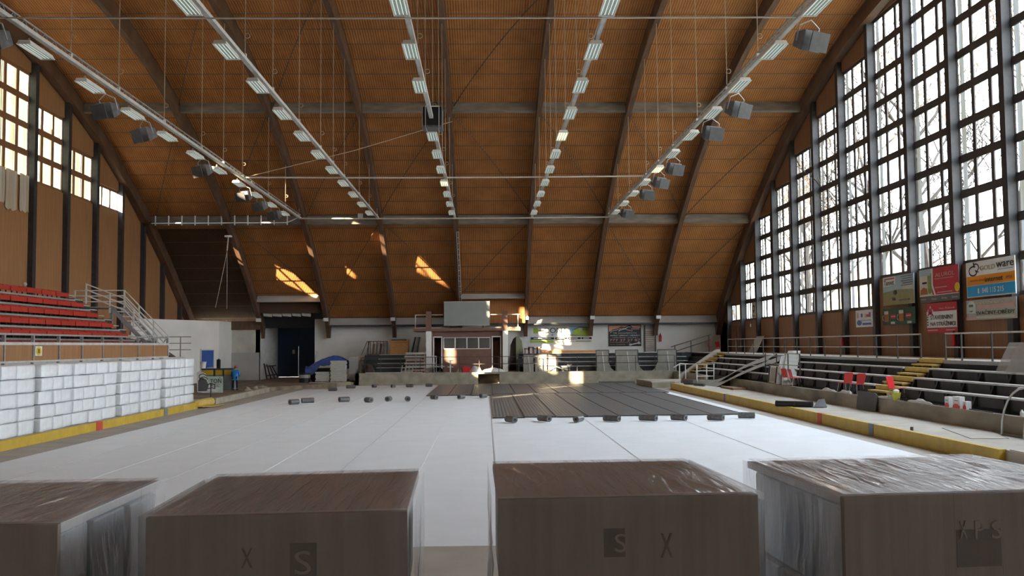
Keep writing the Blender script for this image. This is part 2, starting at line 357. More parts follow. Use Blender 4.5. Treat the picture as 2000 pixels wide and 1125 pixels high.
def text_mesh(body, size, width=None, height=None):
    cu = bpy.data.curves.new('lettering', 'FONT'); cu.body = body; cu.size = size; cu.extrude = 0.004; cu.align_x = 'CENTER'; cu.align_y = 'CENTER'; cu.resolution_u = 3
    o = bpy.data.objects.new('lettering', cu); COL.objects.link(o)
    bpy.context.view_layer.update()
    me = bpy.data.meshes.new_from_object(o.evaluated_get(bpy.context.evaluated_depsgraph_get()))
    bpy.data.objects.remove(o)
    if me.vertices:
        xs = [v.co.x for v in me.vertices]; ys = [v.co.y for v in me.vertices]
        w = max(xs)-min(xs); h = max(ys)-min(ys); cx = (max(xs)+min(xs))/2; cy = (max(ys)+min(ys))/2
        sx = (width/w) if width and w else 1.0; sy = (height/h) if height and h else sx
        for v in me.vertices: v.co.x = (v.co.x-cx)*sx; v.co.y = (v.co.y-cy)*sy
    return me
class Sign:
    """flat board at a place on a wall with printed fields and letters standing a hair off it"""
    def __init__(self, name, label, cat, p0, u, n, w, h, base, th=0.03, group=None):
        self.p = Vector(p0); self.u = Vector(u).normalized(); self.v = Vector((0, 0, 1)); self.n = Vector(n).normalized(); self.w = w; self.h = h; self.k = 0
        b = MB(); b.prism([self.pt(0, 0, 0), self.pt(w, 0, 0), self.pt(w, h, 0), self.pt(0, h, 0)], self.n*-th)
        self.o = tag(b.build(name, base, origin=self.p), label, cat, group)
    def pt(self, x, y, d): return self.p+self.u*x+self.v*y+self.n*d
    def field(self, name, m, pts, lift=None):
        self.k += 1; d = 0.004+0.0025*self.k
        b = MB(); b.prism([self.pt(x, y, 0.001) for x, y in pts], self.n*d); return b.build(name, m, parent=self.o)
    def rect(self, name, m, x0, y0, x1, y1): return self.field(name, m, [(x0, y0), (x1, y0), (x1, y1), (x0, y1)])
    def line(self, name, m, pts, w):
        self.k += 1; d = 0.004+0.0025*self.k; b = MB()
        for (a, c) in zip(pts[:-1], pts[1:]): b.bar(self.pt(*a, d), self.pt(*c, d), w, 0.006, upv=self.n)
        return b.build(name, m, parent=self.o)
    def disc(self, name, m, x, y, r, ry=None, n=20): return self.field(name, m, [(x+r*math.cos(2*math.pi*i/n), y+(ry or r)*math.sin(2*math.pi*i/n)) for i in range(n)])
    def ring(self, name, m, x, y, rx, ry, w, a0=0, a1=360, n=22):
        pts = [(x+rx*math.cos(math.radians(a0+(a1-a0)*i/n)), y+ry*math.sin(math.radians(a0+(a1-a0)*i/n))) for i in range(n+1)]
        return self.line(name, m, pts, w)
    def text(self, body, m, x, y, width, height):
        me = text_mesh(body, 0.3, width, height); self.k += 1
        me.materials.clear(); me.materials.append(MATS[m])
        o = bpy.data.objects.new('lettering', me); COL.objects.link(o); o.parent = self.o
        q = self.pt(x, y, 0.008+0.0025*self.k)-base_of(self.o)
        o.matrix_local = Matrix(((self.u.x, self.v.x, self.n.x, q.x), (self.u.y, self.v.y, self.n.y, q.y), (self.u.z, self.v.z, self.n.z, q.z), (0, 0, 0, 1)))
        return o

# ------------------------------------------------------------------ the hall: vault, ribs, gable walls
XL, XR, YF, YN = -27.0, 21.9, 89.5, -3.0
def vz(y): return 22.7-(0.0088 if y > 45 else 0.0077)*(y-45)**2
def vn(y):            # unit normal of the vault pointing inwards and down (Y, Z)
    s = -2*(0.0088 if y > 45 else 0.0077)*(y-45); l = math.hypot(1, s); return (s/l, -1/l)
def arc(y_from, y_to, step):
    """points along the vault at equal arc length"""
    out = [y_from]; y = y_from; acc = 0; dy = 0.02 if y_to > y_from else -0.02; last = (y, vz(y))
    while (y_to-y)*dy > 0:
        y += dy; p = (y, vz(y)); acc += math.hypot(p[0]-last[0], p[1]-last[1]); last = p
        if acc >= step: out.append(y); acc = 0
    out.append(y_to); return out
RIBX = [-26.3+6*i for i in range(9)]            # glulam arches every six metres
bays = [(XL-0.2, RIBX[1])]+[(RIBX[i], RIBX[i+1]) for i in range(1, 7)]+[(RIBX[7], XR+0.2)]
b = MB(); b.uv = []
for bi, (x0, x1) in enumerate(bays):
    yend = 86.3 if bi in (1, 4) else YF
    for ys in (arc(45, yend, 1.75), arc(45, YN, 1.75)):
        v = 0.0
        for a, c in zip(ys[:-1], ys[1:]):
            ny, nz = vn(c); L = math.hypot(c-a, vz(c)-vz(a)); d = 0.085
            p = [(x0, a, vz(a)), (x1, a, vz(a)), (x1, c+ny*d, vz(c)+nz*d), (x0, c+ny*d, vz(c)+nz*d), (x0, c, vz(c)), (x1, c, vz(c))]
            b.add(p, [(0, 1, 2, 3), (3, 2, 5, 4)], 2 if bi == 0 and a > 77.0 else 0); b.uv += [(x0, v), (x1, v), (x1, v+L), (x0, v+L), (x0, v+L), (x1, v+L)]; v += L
            q = [(x0, c+ny*d*.9-0.0*nz, vz(c)+nz*d*.9), (x1, c+ny*d*.9, vz(c)+nz*d*.9)]; s_ = 1 if c > a else -1; tx, tz = s_*0.10*abs(nz), -0.10*abs(ny)
            b.add([q[0], q[1], (x1, q[1][1]+tx, q[1][2]+tz), (x0, q[0][1]+tx, q[0][2]+tz)], [(0, 1, 2, 3)], 1); b.uv += [(x0, v)]*4  # dark strip painting the shadow gap under each lath course
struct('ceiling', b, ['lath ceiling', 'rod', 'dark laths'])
# roof skin over the laths
b = MB()
ys = [YN+(YF+1.0-YN)*i/50 for i in range(51)]
b.add([(x, y, vz(y)+0.5) for y in ys for x in (XL-0.6, XR+0.6)], [(2*i, 2*i+1, 2*i+3, 2*i+2) for i in range(50)])
struct('roof', b, 'dark steel')
# vertical cladding where the vault stops short (gate bay and middle bay)
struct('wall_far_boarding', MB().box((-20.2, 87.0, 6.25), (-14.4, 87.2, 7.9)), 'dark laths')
struct('wall_far_boarding', MB().box((-2.2, 87.0, 5.2), (3.6, 87.2, 7.9)), 'far cladding')
struct('trim_1', MB().prism([(-20.3, 85.75, 7.2), (-20.3, 86.15, 7.85), (-20.3, 87.0, 7.9), (-20.3, 87.0, 7.2)], (6.0, 0, 0)), 'fascia')
struct('trim_2', MB().prism([(-2.3, 85.75, 7.35), (-2.3, 86.15, 7.95), (-2.3, 87.0, 8.0), (-2.3, 87.0, 7.35)], (6.0, 0, 0)), 'fascia')
tn = 3
for bi, (x0, x1) in enumerate(bays):
    if bi in (1,): continue
    x0 = max(x0, -22.9) if bi == 0 else x0; x1 = min(x1, XR)
    if bi == 0: struct('trim_%d' % tn, MB().box((-22.9, 88.0, 4.8), (-20.3, 88.3, 5.6)), 'glulam'); tn += 1; continue
    if bi == 4: continue
    struct('trim_%d' % tn, MB().prism([(x0, 88.35, 5.18), (x0, 88.75, 5.80), (x0, YF, 5.80), (x0, YF, 5.18)], (x1-x0, 0, 0)), 'fascia'); tn += 1
    struct('trim_%d' % tn, MB().box((x0, 88.3, 5.05), (x1, YF, 5.17)), 'dark steel'); tn += 1
# arches
def rib(x, w):
    ys = [YN+0.05]+[i*1.5 for i in range(0, 58)]+[86.0, 86.8, 87.6, 88.3, 88.8]
    tp, bt = [], []
    for y in ys:
        ny, nz = vn(y); d = 1.0
        tp.append((y, vz(y)+0.06)); bt.append((y+ny*d, vz(y)+nz*d))
    tp.append((89.42, 5.1)); bt.append((88.66, 4.35)); tp.append((89.1, 4.05)); bt.append((88.8, 4.0))
    vs = []; fs = []
    for (ty, tz), (by, bz) in zip(tp, bt): vs += [(x-w/2, ty, tz), (x+w/2, ty, tz), (x+w/2, by, bz), (x-w/2, by, bz)]
    for i in range(len(tp)-1):
        a = 4*i; c = a+4
        for j in range(4): fs.append((a+j, a+(j+1) % 4, c+(j+1) % 4, c+j))
    k = 4*(len(tp)-1); fs += [(0, 3, 2, 1), (k, k+1, k+2, k+3)]
    return MB().add(vs, fs)
for i, x in enumerate(RIBX[1:8]): o = struct('arch_rib', rib(x, 0.34), 'glulam')
struct('arch_rib', rib(XL+0.35, 0.5), 'glulam'); struct('arch_rib', rib(XR-0.35, 0.5), 'glulam')
for i, x in enumerate(RIBX[1:8]):           # pale steel shoes on the rib feet
    struct('trim_%d' % tn, MB().box((x-0.2, 87.15, 5.5), (x+0.2, 87.5, 5.8)), 'white metal'); tn += 1
# purlins between the arches
for (yc, dz) in ((64.1, 0.55), (77.2, 0.55), (28.0, 0.5), (12.0, 0.5)):
    for (x0, x1) in bays:
        ny, nz = vn(yc); z = vz(yc)
        struct('purlin', MB().bar((x0+0.2, yc+ny*0.38, z+nz*0.38), (x1-0.2, yc+ny*0.38, z+nz*0.38), 0.30, 0.72, upv=(0, 0.25, 1)), 'purlin')
# diagonal wind-bracing rods under the laths, one object each
def rod(x0, y0, x1, y1, off=0.35):
    pts = []
    for i in range(9):
        t = i/8; y = y0+(y1-y0)*t; ny, nz = vn(y); pts.append((x0+(x1-x0)*t, y+ny*off, vz(y)+nz*off))
    o = struct('brace_rod', MB().tube(pts, 0.035, 5), 'rod'); return o
for (x0, y0, x1, y1) in ((-20.2, 76.8, -14.4, 64.5), (-20.2, 64, -14.4, 50), (-14.2, 64.5, -8.4, 50), (-2.2, 64.5, 3.6, 50), (-2.2, 64.8, 3.6, 76.5), (-8.2, 76.5, -2.4, 64.8), (9.6, 76.5, 3.8, 64.8), (9.8, 64.8, 15.6, 76.5), (15.8, 77.5, 21.4, 65),
        (9.8, 77.5, 15.6, 88), (9.6, 77.5, 3.8, 88), (3.6, 77.5, -2.2, 86), (-8.2, 77.5, -2.4, 86), (-8.4, 77.5, -14.2, 88), (-20.2, 77.5, -14.4, 86), (-26, 77, -20.5, 65), (15.8, 88, 21.4, 78), (-14.2, 77, -8.4, 65)):
    rod(x0, y0, x1, y1)

colY = [85.7-4.65*k for k in range(19)]
SILL, PITCH, OPEN = 5.27, 1.62, 1.25
def nrows(b):
    m = min(vz(colY[b]), vz(colY[b+1])); j = 0
    while SILL+PITCH*j+OPEN+0.6 <= m: j += 1
    return j
wn_ = 0
def wall_panel(mb, X, th, y0, y1, zb):
    """panel from zb (at both ends) up to the vault"""
    n = 8; top = [(y0+(y1-y0)*i/n) for i in range(n+1)]
    mb.prism([(X, y0, zb), (X, y1, zb)]+[(X, y, vz(y)+0.3) for y in reversed(top)], (th, 0, 0))
def window(X, s, b, j, glass=True, frame_m='window frame'):
    """three tall panes between two columns; s = +1 on the right-hand gable"""
    global wn_
    wn_ += 1
    y1, y0 = colY[b]-0.2, colY[b+1]+0.2
    z0 = SILL+PITCH*j; z1 = z0+OPEN; t = 0.185; x0, x1 = sorted((X+s*0.04, X+s*0.10))
    m = MB(); m.box((x0, y0, z0-t), (x1, y1, z0)); m.box((x0, y0, z1), (x1, y1, z1+t))
    pw = (y1-y0-2*0.27-2*0.05)/3; ys = []
    m.box((x0, y0, z0), (x1, y0+0.05, z1)); m.box((x0, y1-0.05, z0), (x1, y1, z1))
    y = y0+0.05
    for k in range(3):
        ys.append((y, y+pw)); y += pw
        if k < 2: m.box((x0, y, z0), (x1, y+0.27, z1)); y += 0.27
    o = struct('window_%d' % wn_, m, frame_m)
    if glass:
        g = MB()
        for a, c in ys: g.add([(X+s*0.07, a, z0), (X+s*0.07, c, z0), (X+s*0.07, c, z1), (X+s*0.07, a, z1)], [(0, 1, 2, 3)])
        g.build('pane', 'pane glass', parent=o)
    return ys, z0, z1, o
# right-hand gable: tall windows row on row
mb = MB()
wall_panel(mb, XR-0.05, 0.12, colY[0]+0.05, YF, 2.0)
mb.box((XR-0.05, YN, 0), (XR+0.07, YF, 5.27-0.185))
for b in range(18):
    n = nrows(b); wall_panel(mb, XR-0.05, 0.12, colY[b+1], colY[b], SILL+PITCH*n-0.185)
    for j in range(n):
        if j == 0 and b in (7, 8, 9): mb.box((XR-0.05, colY[b+1], SILL-0.19), (XR+0.07, colY[b], SILL+PITCH-0.185)); continue
        window(XR, 1, b, j)
wall_panel(mb, XR-0.05, 0.12, YN, colY[18], SILL-0.185)
struct('wall_right', mb, 'plywood')
for k, y in enumerate(colY):
    struct('trim_%d' % tn, MB().box((XR-0.34, y-0.21, 0.5), (XR+0.13, y+0.21, vz(y))), 'dark steel'); tn += 1
    struct('trim_%d' % tn, MB().add([(XR+0.17, y-0.24, 5.2), (XR+0.17, y-0.66, 5.2), (XR+0.17, y-0.66, vz(y-.66)), (XR+0.17, y-0.24, vz(y-.24))], [(0, 1, 2, 3)]), 'backlit reveal'); tn += 1  # added translucent strips standing in for lit window reveals
# left-hand gable: windows only high up, hung with yellowish sheets outside
OPENED = {(7, 9, 0), (7, 9, 1), (9, 9, 0), (9, 8, 0), (10, 8, 0), (10, 8, 1), (10, 8, 2), (8, 5, 1), (10, 9, 1), (9, 5, 0), (12, 7, 1), (11, 7, 0), (11, 7, 1), (11, 8, 2), (14, 5, 0), (13, 6, 1)}
mb = MB()
wall_panel(mb, XL-0.07, 0.12, colY[2], YF, 0.0)
LS = SILL+PITCH*5
for b in range(2, 18):
    n = max(nrows(b), 5)
    mb.box((XL-0.07, colY[b+1], 0), (XL+0.05, colY[b], LS-0.185 if n > 5 else LS-0.2))
    wall_panel(mb, XL-0.07, 0.12, colY[b+1], colY[b], SILL+PITCH*n-0.185)
    if n == 5: continue
    sh = MB()
    for j in range(5, n):
        ys, z0, z1, wo = window(XL, -1, b, j, frame_m='plywood')
        if b == 3: continue
        for k, (a, c) in enumerate(ys):
            if (b, j, k) in OPENED: continue
            cut = 0.0
            top = z1+0.16
            N = 8; vs = []; fs = []
            tear = (b == 5 and j == 7 and k == 1)
            for i in range(N+1):
                y = a-0.30+(c-a+0.34)*i/N; x = XL-0.20-0.03*math.sin(i*1.3+b*2+k)
                zt = top if not tear else z0+0.12+0.9*abs(i/N-0.45)**1.2*1.2
                vs += [(x, y, z0-0.06), (x, y, min(zt, top))]
            for i in range(N): fs.append((2*i, 2*i+2, 2*i+3, 2*i+1))
            sh.add(vs, fs)
    if sh.v:
        if b in (4, 5, 6):
            nm = {4: 'two rows high, next to the smallest bare window', 5: 'three rows high, torn at the top', 6: 'four rows high, the tallest in view'}[b]
            tag(sh.build('window_sheet', 'yellow sheet'), 'pale yellow sunlit sheeting over gable windows, '+nm, 'window sheet', 'sheets over the gable windows')
        else:
            tag(sh.build('window_sheet', 'yellow sheet'), 'pale yellow sheeting over gable windows beside the photographer, bay %s from the near corner' % ORD[17-b if 17-b < 16 else 15], 'window sheet', 'sheets over the gable windows')
wall_panel(mb, XL-0.07, 0.12, YN, colY[18], LS-0.2); mb.box((XL-0.07, YN, 0), (XL+0.05, colY[18], LS-0.2))
mb.v = [Vector((p.x, p.y, min(p.z, max(vz(p.y)+0.3, 0.0)) if p.z > 3 else p.z)) for p in mb.v]
struct('wall_left', mb, 'plywood warm')
for k, y in enumerate(colY):
    struct('trim_%d' % tn, MB().box((XL-0.13, y-0.21, 0.2), (XL+0.36, y+0.21, vz(y))), 'dark steel'); tn += 1
# torn sheets hanging inside under the tallest sheeted window
b_ = 6
for i, (f0, f1, zl) in enumerate(((0.02, 0.30, 11.25), (0.38, 0.68, 11.15), (0.72, 0.86, 11.45), (0.90, 0.99, 11.6))):
    m = MB(); N = 6; y1 = colY[6]-0.25; y0 = colY[7]+0.25; vs = []; fs = []
    for k in range(N+1):
        y = y1-(y1-y0)*(f0+(f1-f0)*k/N); x = XL+0.12+0.03*math.sin(k*1.5+i)
        vs += [(x, y, zl+0.08*math.sin(k*2.1+i)), (x, y, LS+0.05)]
    for k in range(N): fs.append((2*k, 2*k+2, 2*k+3, 2*k+1))
    m.add(vs, fs)
    tag(m.build('torn_sheet', 'torn sheet'), 'pale torn strip hanging below the tallest sheeted gable window, %s from the far end' % ORD[i], 'sheet', 'torn strips under the gable window')

# near end, far end
mb = MB(); mb.box((XL-0.5, YN-0.2, 0), (XR+0.5, YN, 5.4)); mb.v = []; mb.f = []; mb.m = []
xs_ = [XL-.5, -9.0, -8.2, 8.2, 9.0, XR+.5]
for i in range(5): mb.box((xs_[i], YN-.2, 0), (xs_[i+1], YN, 2.2 if i in (1, 3) else 5.4))
for i in (1, 3): mb.box((xs_[i], YN-.2, 3.9), (xs_[i+1], YN, 5.4))
struct('wall_back', mb, 'white plaster')
for i in (1, 3): wn_ += 1; struct('window_%d' % wn_, MB().box((xs_[i], YN-.12, 2.2), (xs_[i+1], YN-.1, 3.9)), 'pane glass')  # invented windows behind the camera, added to brighten the pallet fronts
struct('wall_far', MB().box((-15.67, YF, 0), (XR+0.2, YF+0.3, 5.85)), 'white plaster')
struct('wall_far_gate_side', MB().box((-22.95, 88.2, 0), (-20.4, 88.5, 4.85)), 'old plaster')
struct('trim_%d' % tn, MB().box((-22.9, 88.1, 0.2), (-20.4, 88.2, 2.75)), 'fascia'); tn += 1
struct('wall_recess_left', MB().box((-20.75, 88.2, 0), (-20.4, 96.2, 6.4)), 'white brick')
struct('wall_recess_right', MB().box((-15.67, YF+0.3, 0), (-15.4, 96.2, 6.4)), 'white plaster')
struct('wall_recess_end', MB().box((-16.75, 96.0, 0.3), (-15.6, 96.2, 6.4)).box((-20.5, 96.0, 5.95), (-16.7, 96.2, 6.4)), 'dark steel')
struct('ceiling_recess', MB().box((-20.75, 87.2, 6.35), (-15.4, 96.2, 6.5)), 'glulam')
for i in range(5):
    x = -19.5+i*0.86
    struct('trim_%d' % tn, MB().prism([(x-0.35, 87.3, 6.0), (x+0.40, 87.3, 5.92), (x+0.36, 87.3, 6.18), (x-0.42, 87.3, 6.24)], (0, 0.25, 0.12)), 'pale slab'); tn += 1
# gate leaves
g = struct('door_1', MB().box((-20.44, 95.9, 0.31), (-18.375, 95.98, 5.9)), 'navy door')
g['label'] = 'tall navy blue steel gate leaf'
for z in (0.6, 2.2, 3.9, 5.65): MB().bar((-20.33, 95.86, z), (-18.45, 95.86, z), 0.06).build('rail', 'navy door', parent=g)
MB().box((-18.95, 95.78, 2.55), (-18.72, 95.9, 2.95)).build('lock', 'white metal', parent=g)
MB().box((-18.42, 95.86, 3.3), (-18.30, 95.9, 5.86)).build('cover_strip', 'navy door', parent=g)
g = struct('door_2', MB().box((-18.36, 95.9, 0.31), (-16.70, 95.98, 5.9)), 'navy door')
for z in (0.6, 2.2, 3.9, 5.65): MB().bar((-18.3, 95.86, z), (-16.8, 95.86, z), 0.06).build('rail', 'navy door', parent=g)
# white block of rooms in the far corner beside the gate, standing at an angle
p0, p1 = Vector((-26.9, 74.3, 0)), Vector((-22.9, 84.0, 0))
struct('wall_corner_block', MB().prism([p0, p1, (-22.9, 88.4, 0), (-27.2, 88.4, 0)], (0, 0, 5.5)), 'white plaster')
un = (p1-p0).normalized(); nn = Vector((un.y, -un.x, 0))
def onblock(px, py):           # point of the block's face seen at a pixel
    d = RCW @ Vector(((px-1000)/F, (562.5-py)/F, -1.0)); t = (p0-EYE).dot(nn)/d.dot(nn); return EYE+d*t
a = onblock(391, 700); c = onblock(416, 700)
d3 = struct('door_3', MB().prism([Vector((a.x, a.y, 0.6))+nn*0.02, Vector((c.x, c.y, 0.6))+nn*0.02, Vector((c.x, c.y, 3.0))+nn*0.02, Vector((a.x, a.y, 3.0))+nn*0.02], nn*0.06), 'blue door')
fr = MB(); 
for q in (a, c): fr.bar(Vector((q.x, q.y, 0.6))+nn*0.05, Vector((q.x, q.y, 3.05))+nn*0.05, 0.12, 0.1)
fr.bar(Vector((a.x, a.y, 3.06))+nn*0.05, Vector((c.x, c.y, 3.06))+nn*0.05, 0.1, 0.12); fr.build('door_frame', 'white metal', parent=d3)

# ------------------------------------------------------------------ floors, kerbs, terraces
struct('floor', MB().box((XL, YN, -0.3), (XR, 97.0, 0.0)), 'concrete floor')
struct('platform_right', MB().box((13.4, 8.0, 0), (15.9, 69.2, 0.40)), 'apron')
struct('platform_left', MB().box((XL, 8.0, 0), (-15.45, 55.5, 0.30)), 'apron')
struct('ground_gate', MB().prism([(XL, 55.5, 0), (-15.6, 55.5, 0), (-15.9, 72, 0), (-13.6, 76, 0), (-10.9, 80.4, 0), (-10.9, 97, 0), (XL, 97, 0)], (0, 0, 0.28)), 'dirt')
k = struct('kerb_right', MB().box((13.22, 24.8, 0), (13.42, 69.2, 0.415)), 'yellow paint')
for (y0, y1, m_) in ((38.0, 38.45, 'red paint'), (32.9, 33.3, 'grey paint'), (53.4, 53.7, 'grey paint'), (44.0, 49.0, 'orange')):
    if m_ == 'orange': m_ = 'ink orange2'; continue
    MB().box((13.205, y0, 0.0), (13.425, y1, 0.42)).build('marking', m_, parent=k)
k = struct('kerb_left', MB().box((-15.46, 10, 0), (-15.26, 54.4, 0.32)), 'yellow paint')
for (y0, y1, m_) in ((38.6, 39.2, 'red paint'), (46.6, 47.1, 'grey paint'), (49.5, 49.9, 'yellow faded')): MB().box((-15.47, y0, 0), (-15.24, y1, 0.33)).build('marking', m_, parent=k)
struct('kerb_gate', MB().prism([(-15.55, 55.6, 0), (-15.3, 55.6, 0), (-15.55, 70.5, 0), (-15.9, 70.5, 0)], (0, 0, 0.34)), 'raw concrete')
struct('wall_low_right', MB().box((15.82, 24.0, 0.38), (16.08, 62.5, 0.95)), 'patched concrete')
# right-hand terrace
TX = [16.08, 16.42, 17.05, 17.68, 18.3, XR]; TZ = [0.93, 1.37, 1.73, 2.09, 2.45]
mb = MB()
mb.prism([(16.05, 0, 0), (16.05, 0, .93)]+[q for i in range(1, 5) for q in ((TX[i], 0, TZ[i-1]), (TX[i], 0, TZ[i]))]+[(XR, 0, TZ[4]), (XR, 0, 0)], (0, 80, 0))
mb.v = [p+Vector((0, 9.5, 0)) for p in mb.v]
struct('terrace_right', mb, 'charcoal')
struct('walkway_right', MB().box((18.24, 9.5, 2.40), (XR-0.04, 89.4, 2.47)), 'apron')
# far terrace and the raw concrete end wall with the players' gap
w = MB(); w.box((-10.75, 80.5, 0), (-0.62, 80.8, 1.0)); w.box((1.15, 80.5, 0), (15.95, 80.8, 1.0)); w.box((-0.62, 80.5, .86), (1.15, 80.8, 1.0))
struct('wall_rink_end', w, 'raw concrete')
struct('wall_rink_end_side', MB().box((-10.75, 80.5, 0), (-10.45, 84, 1.0)).box((15.7, 69.2, 0), (15.98, 80.5, 0.95)), 'raw concrete')
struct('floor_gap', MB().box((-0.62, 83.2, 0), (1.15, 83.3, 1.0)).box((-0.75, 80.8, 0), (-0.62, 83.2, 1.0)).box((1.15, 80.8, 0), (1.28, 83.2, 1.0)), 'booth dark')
mb = MB(); FY = [80.8, 82.2, 82.9, 83.6, 84.3, 89.5]; FZ = [0.98, 1.37, 1.73, 2.09, 2.45]
def far_terrace(x0, x1):
    mb = MB(); mb.prism([(x0, 80.8, 0), (x0, 80.8, .98)]+[q for i in range(1, 5) for q in ((x0, FY[i], FZ[i-1]), (x0, FY[i], FZ[i]))]+[(x0, YF, FZ[4]), (x0, YF, 0)], (x1-x0, 0, 0)); return mb
struct('terrace_far_left', far_terrace(-10.45, -5.3), 'charcoal')
struct('terrace_far_middle', MB().box((-5.3, 80.8, 0), (-0.75, 83.1, 0.98)).box((1.28, 80.8, 0), (2.9, 83.1, 0.98)).box((-0.75, 80.8, 0.9), (1.28, 83.1, 0.98)).box((-5.3, 83.1, 0), (2.9, YF, 1.0)), 'raw concrete')
struct('terrace_far_right', far_terrace(2.9, 18.0), 'charcoal')
struct('ramp_near', MB().prism([(13.45, 24.7, 0), (13.45, 12, 0), (13.45, 12, 0.42), (13.45, 24.7, 0.42)], (2.4, 0, 0)), 'apron')

# ------------------------------------------------------------------ outside the windows: ground, trees, houses
struct('ground', MB().box((-400, -300, -0.6), (600, 600, -0.31)), 'ground')
def tree(x, y, h, seed):
    rnd = random.Random(seed); m = MB()
    def branch(p, d, L, r, lev):
        pts = [p]; rs = [r]; n = 5
        for i in range(n):
            d = (d+Vector((rnd.uniform(-1, 1), rnd.uniform(-1, 1), rnd.uniform(-.4, .7)))*(0.14 if lev == 0 else 0.22)).normalized()
            p = p+d*(L/n); pts.append(p); rs.append(r*(1-0.75*(i+1)/n))
        m.tube(pts, rs, 5 if lev < 2 else 3)
        if lev < 4:
            k = {0: 9, 1: 6, 2: 4, 3: 3}[lev]
            for i in range(k):
                t = 0.25+0.75*(i+rnd.random())/k; q = pts[min(int(t*n), n-1)].lerp(pts[min(int(t*n)+1, n)], (t*n) % 1)
                a = rnd.uniform(0, 2*math.pi); e = Vector((math.cos(a), math.sin(a), rnd.uniform(0.25, 1.1))).normalized()
                branch(q, (d*0.35+e).normalized(), L*rnd.uniform(0.36, 0.55), max(r*0.48*(1.1-t*0.5), 0.045), lev+1)
    branch(Vector((x, y, -0.4)), Vector((0, 0, 1)), h, 0.36, 0)
    return m
TR = [(29, 62, 21), (31, 73, 19), (28.5, 84, 20), (33, 95, 18), (30, 55, 22), (36, 106, 20), (32, 120, 18)]
for i, (x, y, h) in enumerate(TR):
    tag(tree(x, y, h, 11+i).build('bare_tree', 'bark', origin=(x, y, -0.4)), 'leafless tree standing outside the tall windows, %s along the wall from the photographer' % ORD[i], 'tree', 'bare trees outside the windows')
for i, (x, y, wx, wy, h) in enumerate(((58, 118, 10, 26, 10.5), (62, 152, 12, 22, 12.5), (54, 84, 9, 18, 8.5))):
    r = thing('house', ['cream house beyond the trees, the middle of three', 'tallest cream house, farthest beyond the trees', 'low cream house beyond the trees nearest the hall'][i], 'house', (x, y, -0.4), 'houses outside the windows')
    MB().box((x, y, -0.4), (x+wx, y+wy, h)).build('wall', 'house cream', parent=r)
    MB().prism([(x-0.5, y-0.5, h), (x+wx+0.5, y-0.5, h), (x+wx/2, y-0.5, h+4)], (0, wy+1, 0)).build('roof', 'house roof', parent=r)

# ------------------------------------------------------------------ overhead: light tracks, lamps, loudspeakers, cables
TZ0 = 13.2
TRX = [-14.3, -8.3, -2.3, 3.7, 9.7]
TN = ['outermost track on the red-seat side', 'second track from the red seats', 'middle track', 'second track from the tall windows', 'outermost track on the tall-window side']
def ring_pts(c, r, n=10): return [(c[0]+r*math.cos(2*math.pi*i/n), c[1], c[2]+r*math.sin(2*math.pi*i/n)) for i in range(n)]
for s, x in enumerate(TRX):
    t = thing('light_track', 'long grey suspended cable track carrying tube lights, '+TN[s], 'light track', (x, 24, TZ0), 'suspended light tracks')
    m = MB()
    for (ya, yb) in (((22, 75.2),) if s != 2 else ((22, 41.9), (43.0, 75.2))):
        m.box((x-0.075, ya, TZ0-0.06), (x+0.075, yb, TZ0-0.03)); m.box((x-0.085, ya, TZ0-0.06), (x-0.065, yb, TZ0+0.07)); m.box((x+0.065, ya, TZ0-0.06), (x+0.085, yb, TZ0+0.07))
    m.build('tray', 'tray', parent=t)
    if s in (0, 4):
        m = MB(); y = 22.0
        while y < 75: m.bar((x, y, TZ0-0.02), (x, y+0.35, TZ0+0.26), 0.02); m.bar((x, y+0.35, TZ0+0.26), (x, y+0.7, TZ0-0.02), 0.02); y += 0.7
        m.bar((x, 22, TZ0+0.26), (x, 75.2, TZ0+0.26), 0.05); m.build('lattice', 'galvanised', parent=t)
    for y in (33.4, 37.8, 43.2, 48.9, 53.0, 57.2, 64.0, 69.5, 74.6):
        wv = MB().tube([(x, y, TZ0), (x, y, vz(y)-0.1)], 0.02, 4).build('suspension_wire', 'wire', parent=t)
        MB().tube(ring_pts((x+0.08, y, TZ0+0.85), 0.09), 0.016, 4, closed=True).build('wire_coil', 'wire', parent=wv)
        MB().box((x-0.05, y-0.05, TZ0), (x+0.05, y+0.05, TZ0+0.22)).build('clamp', 'white metal', parent=t)
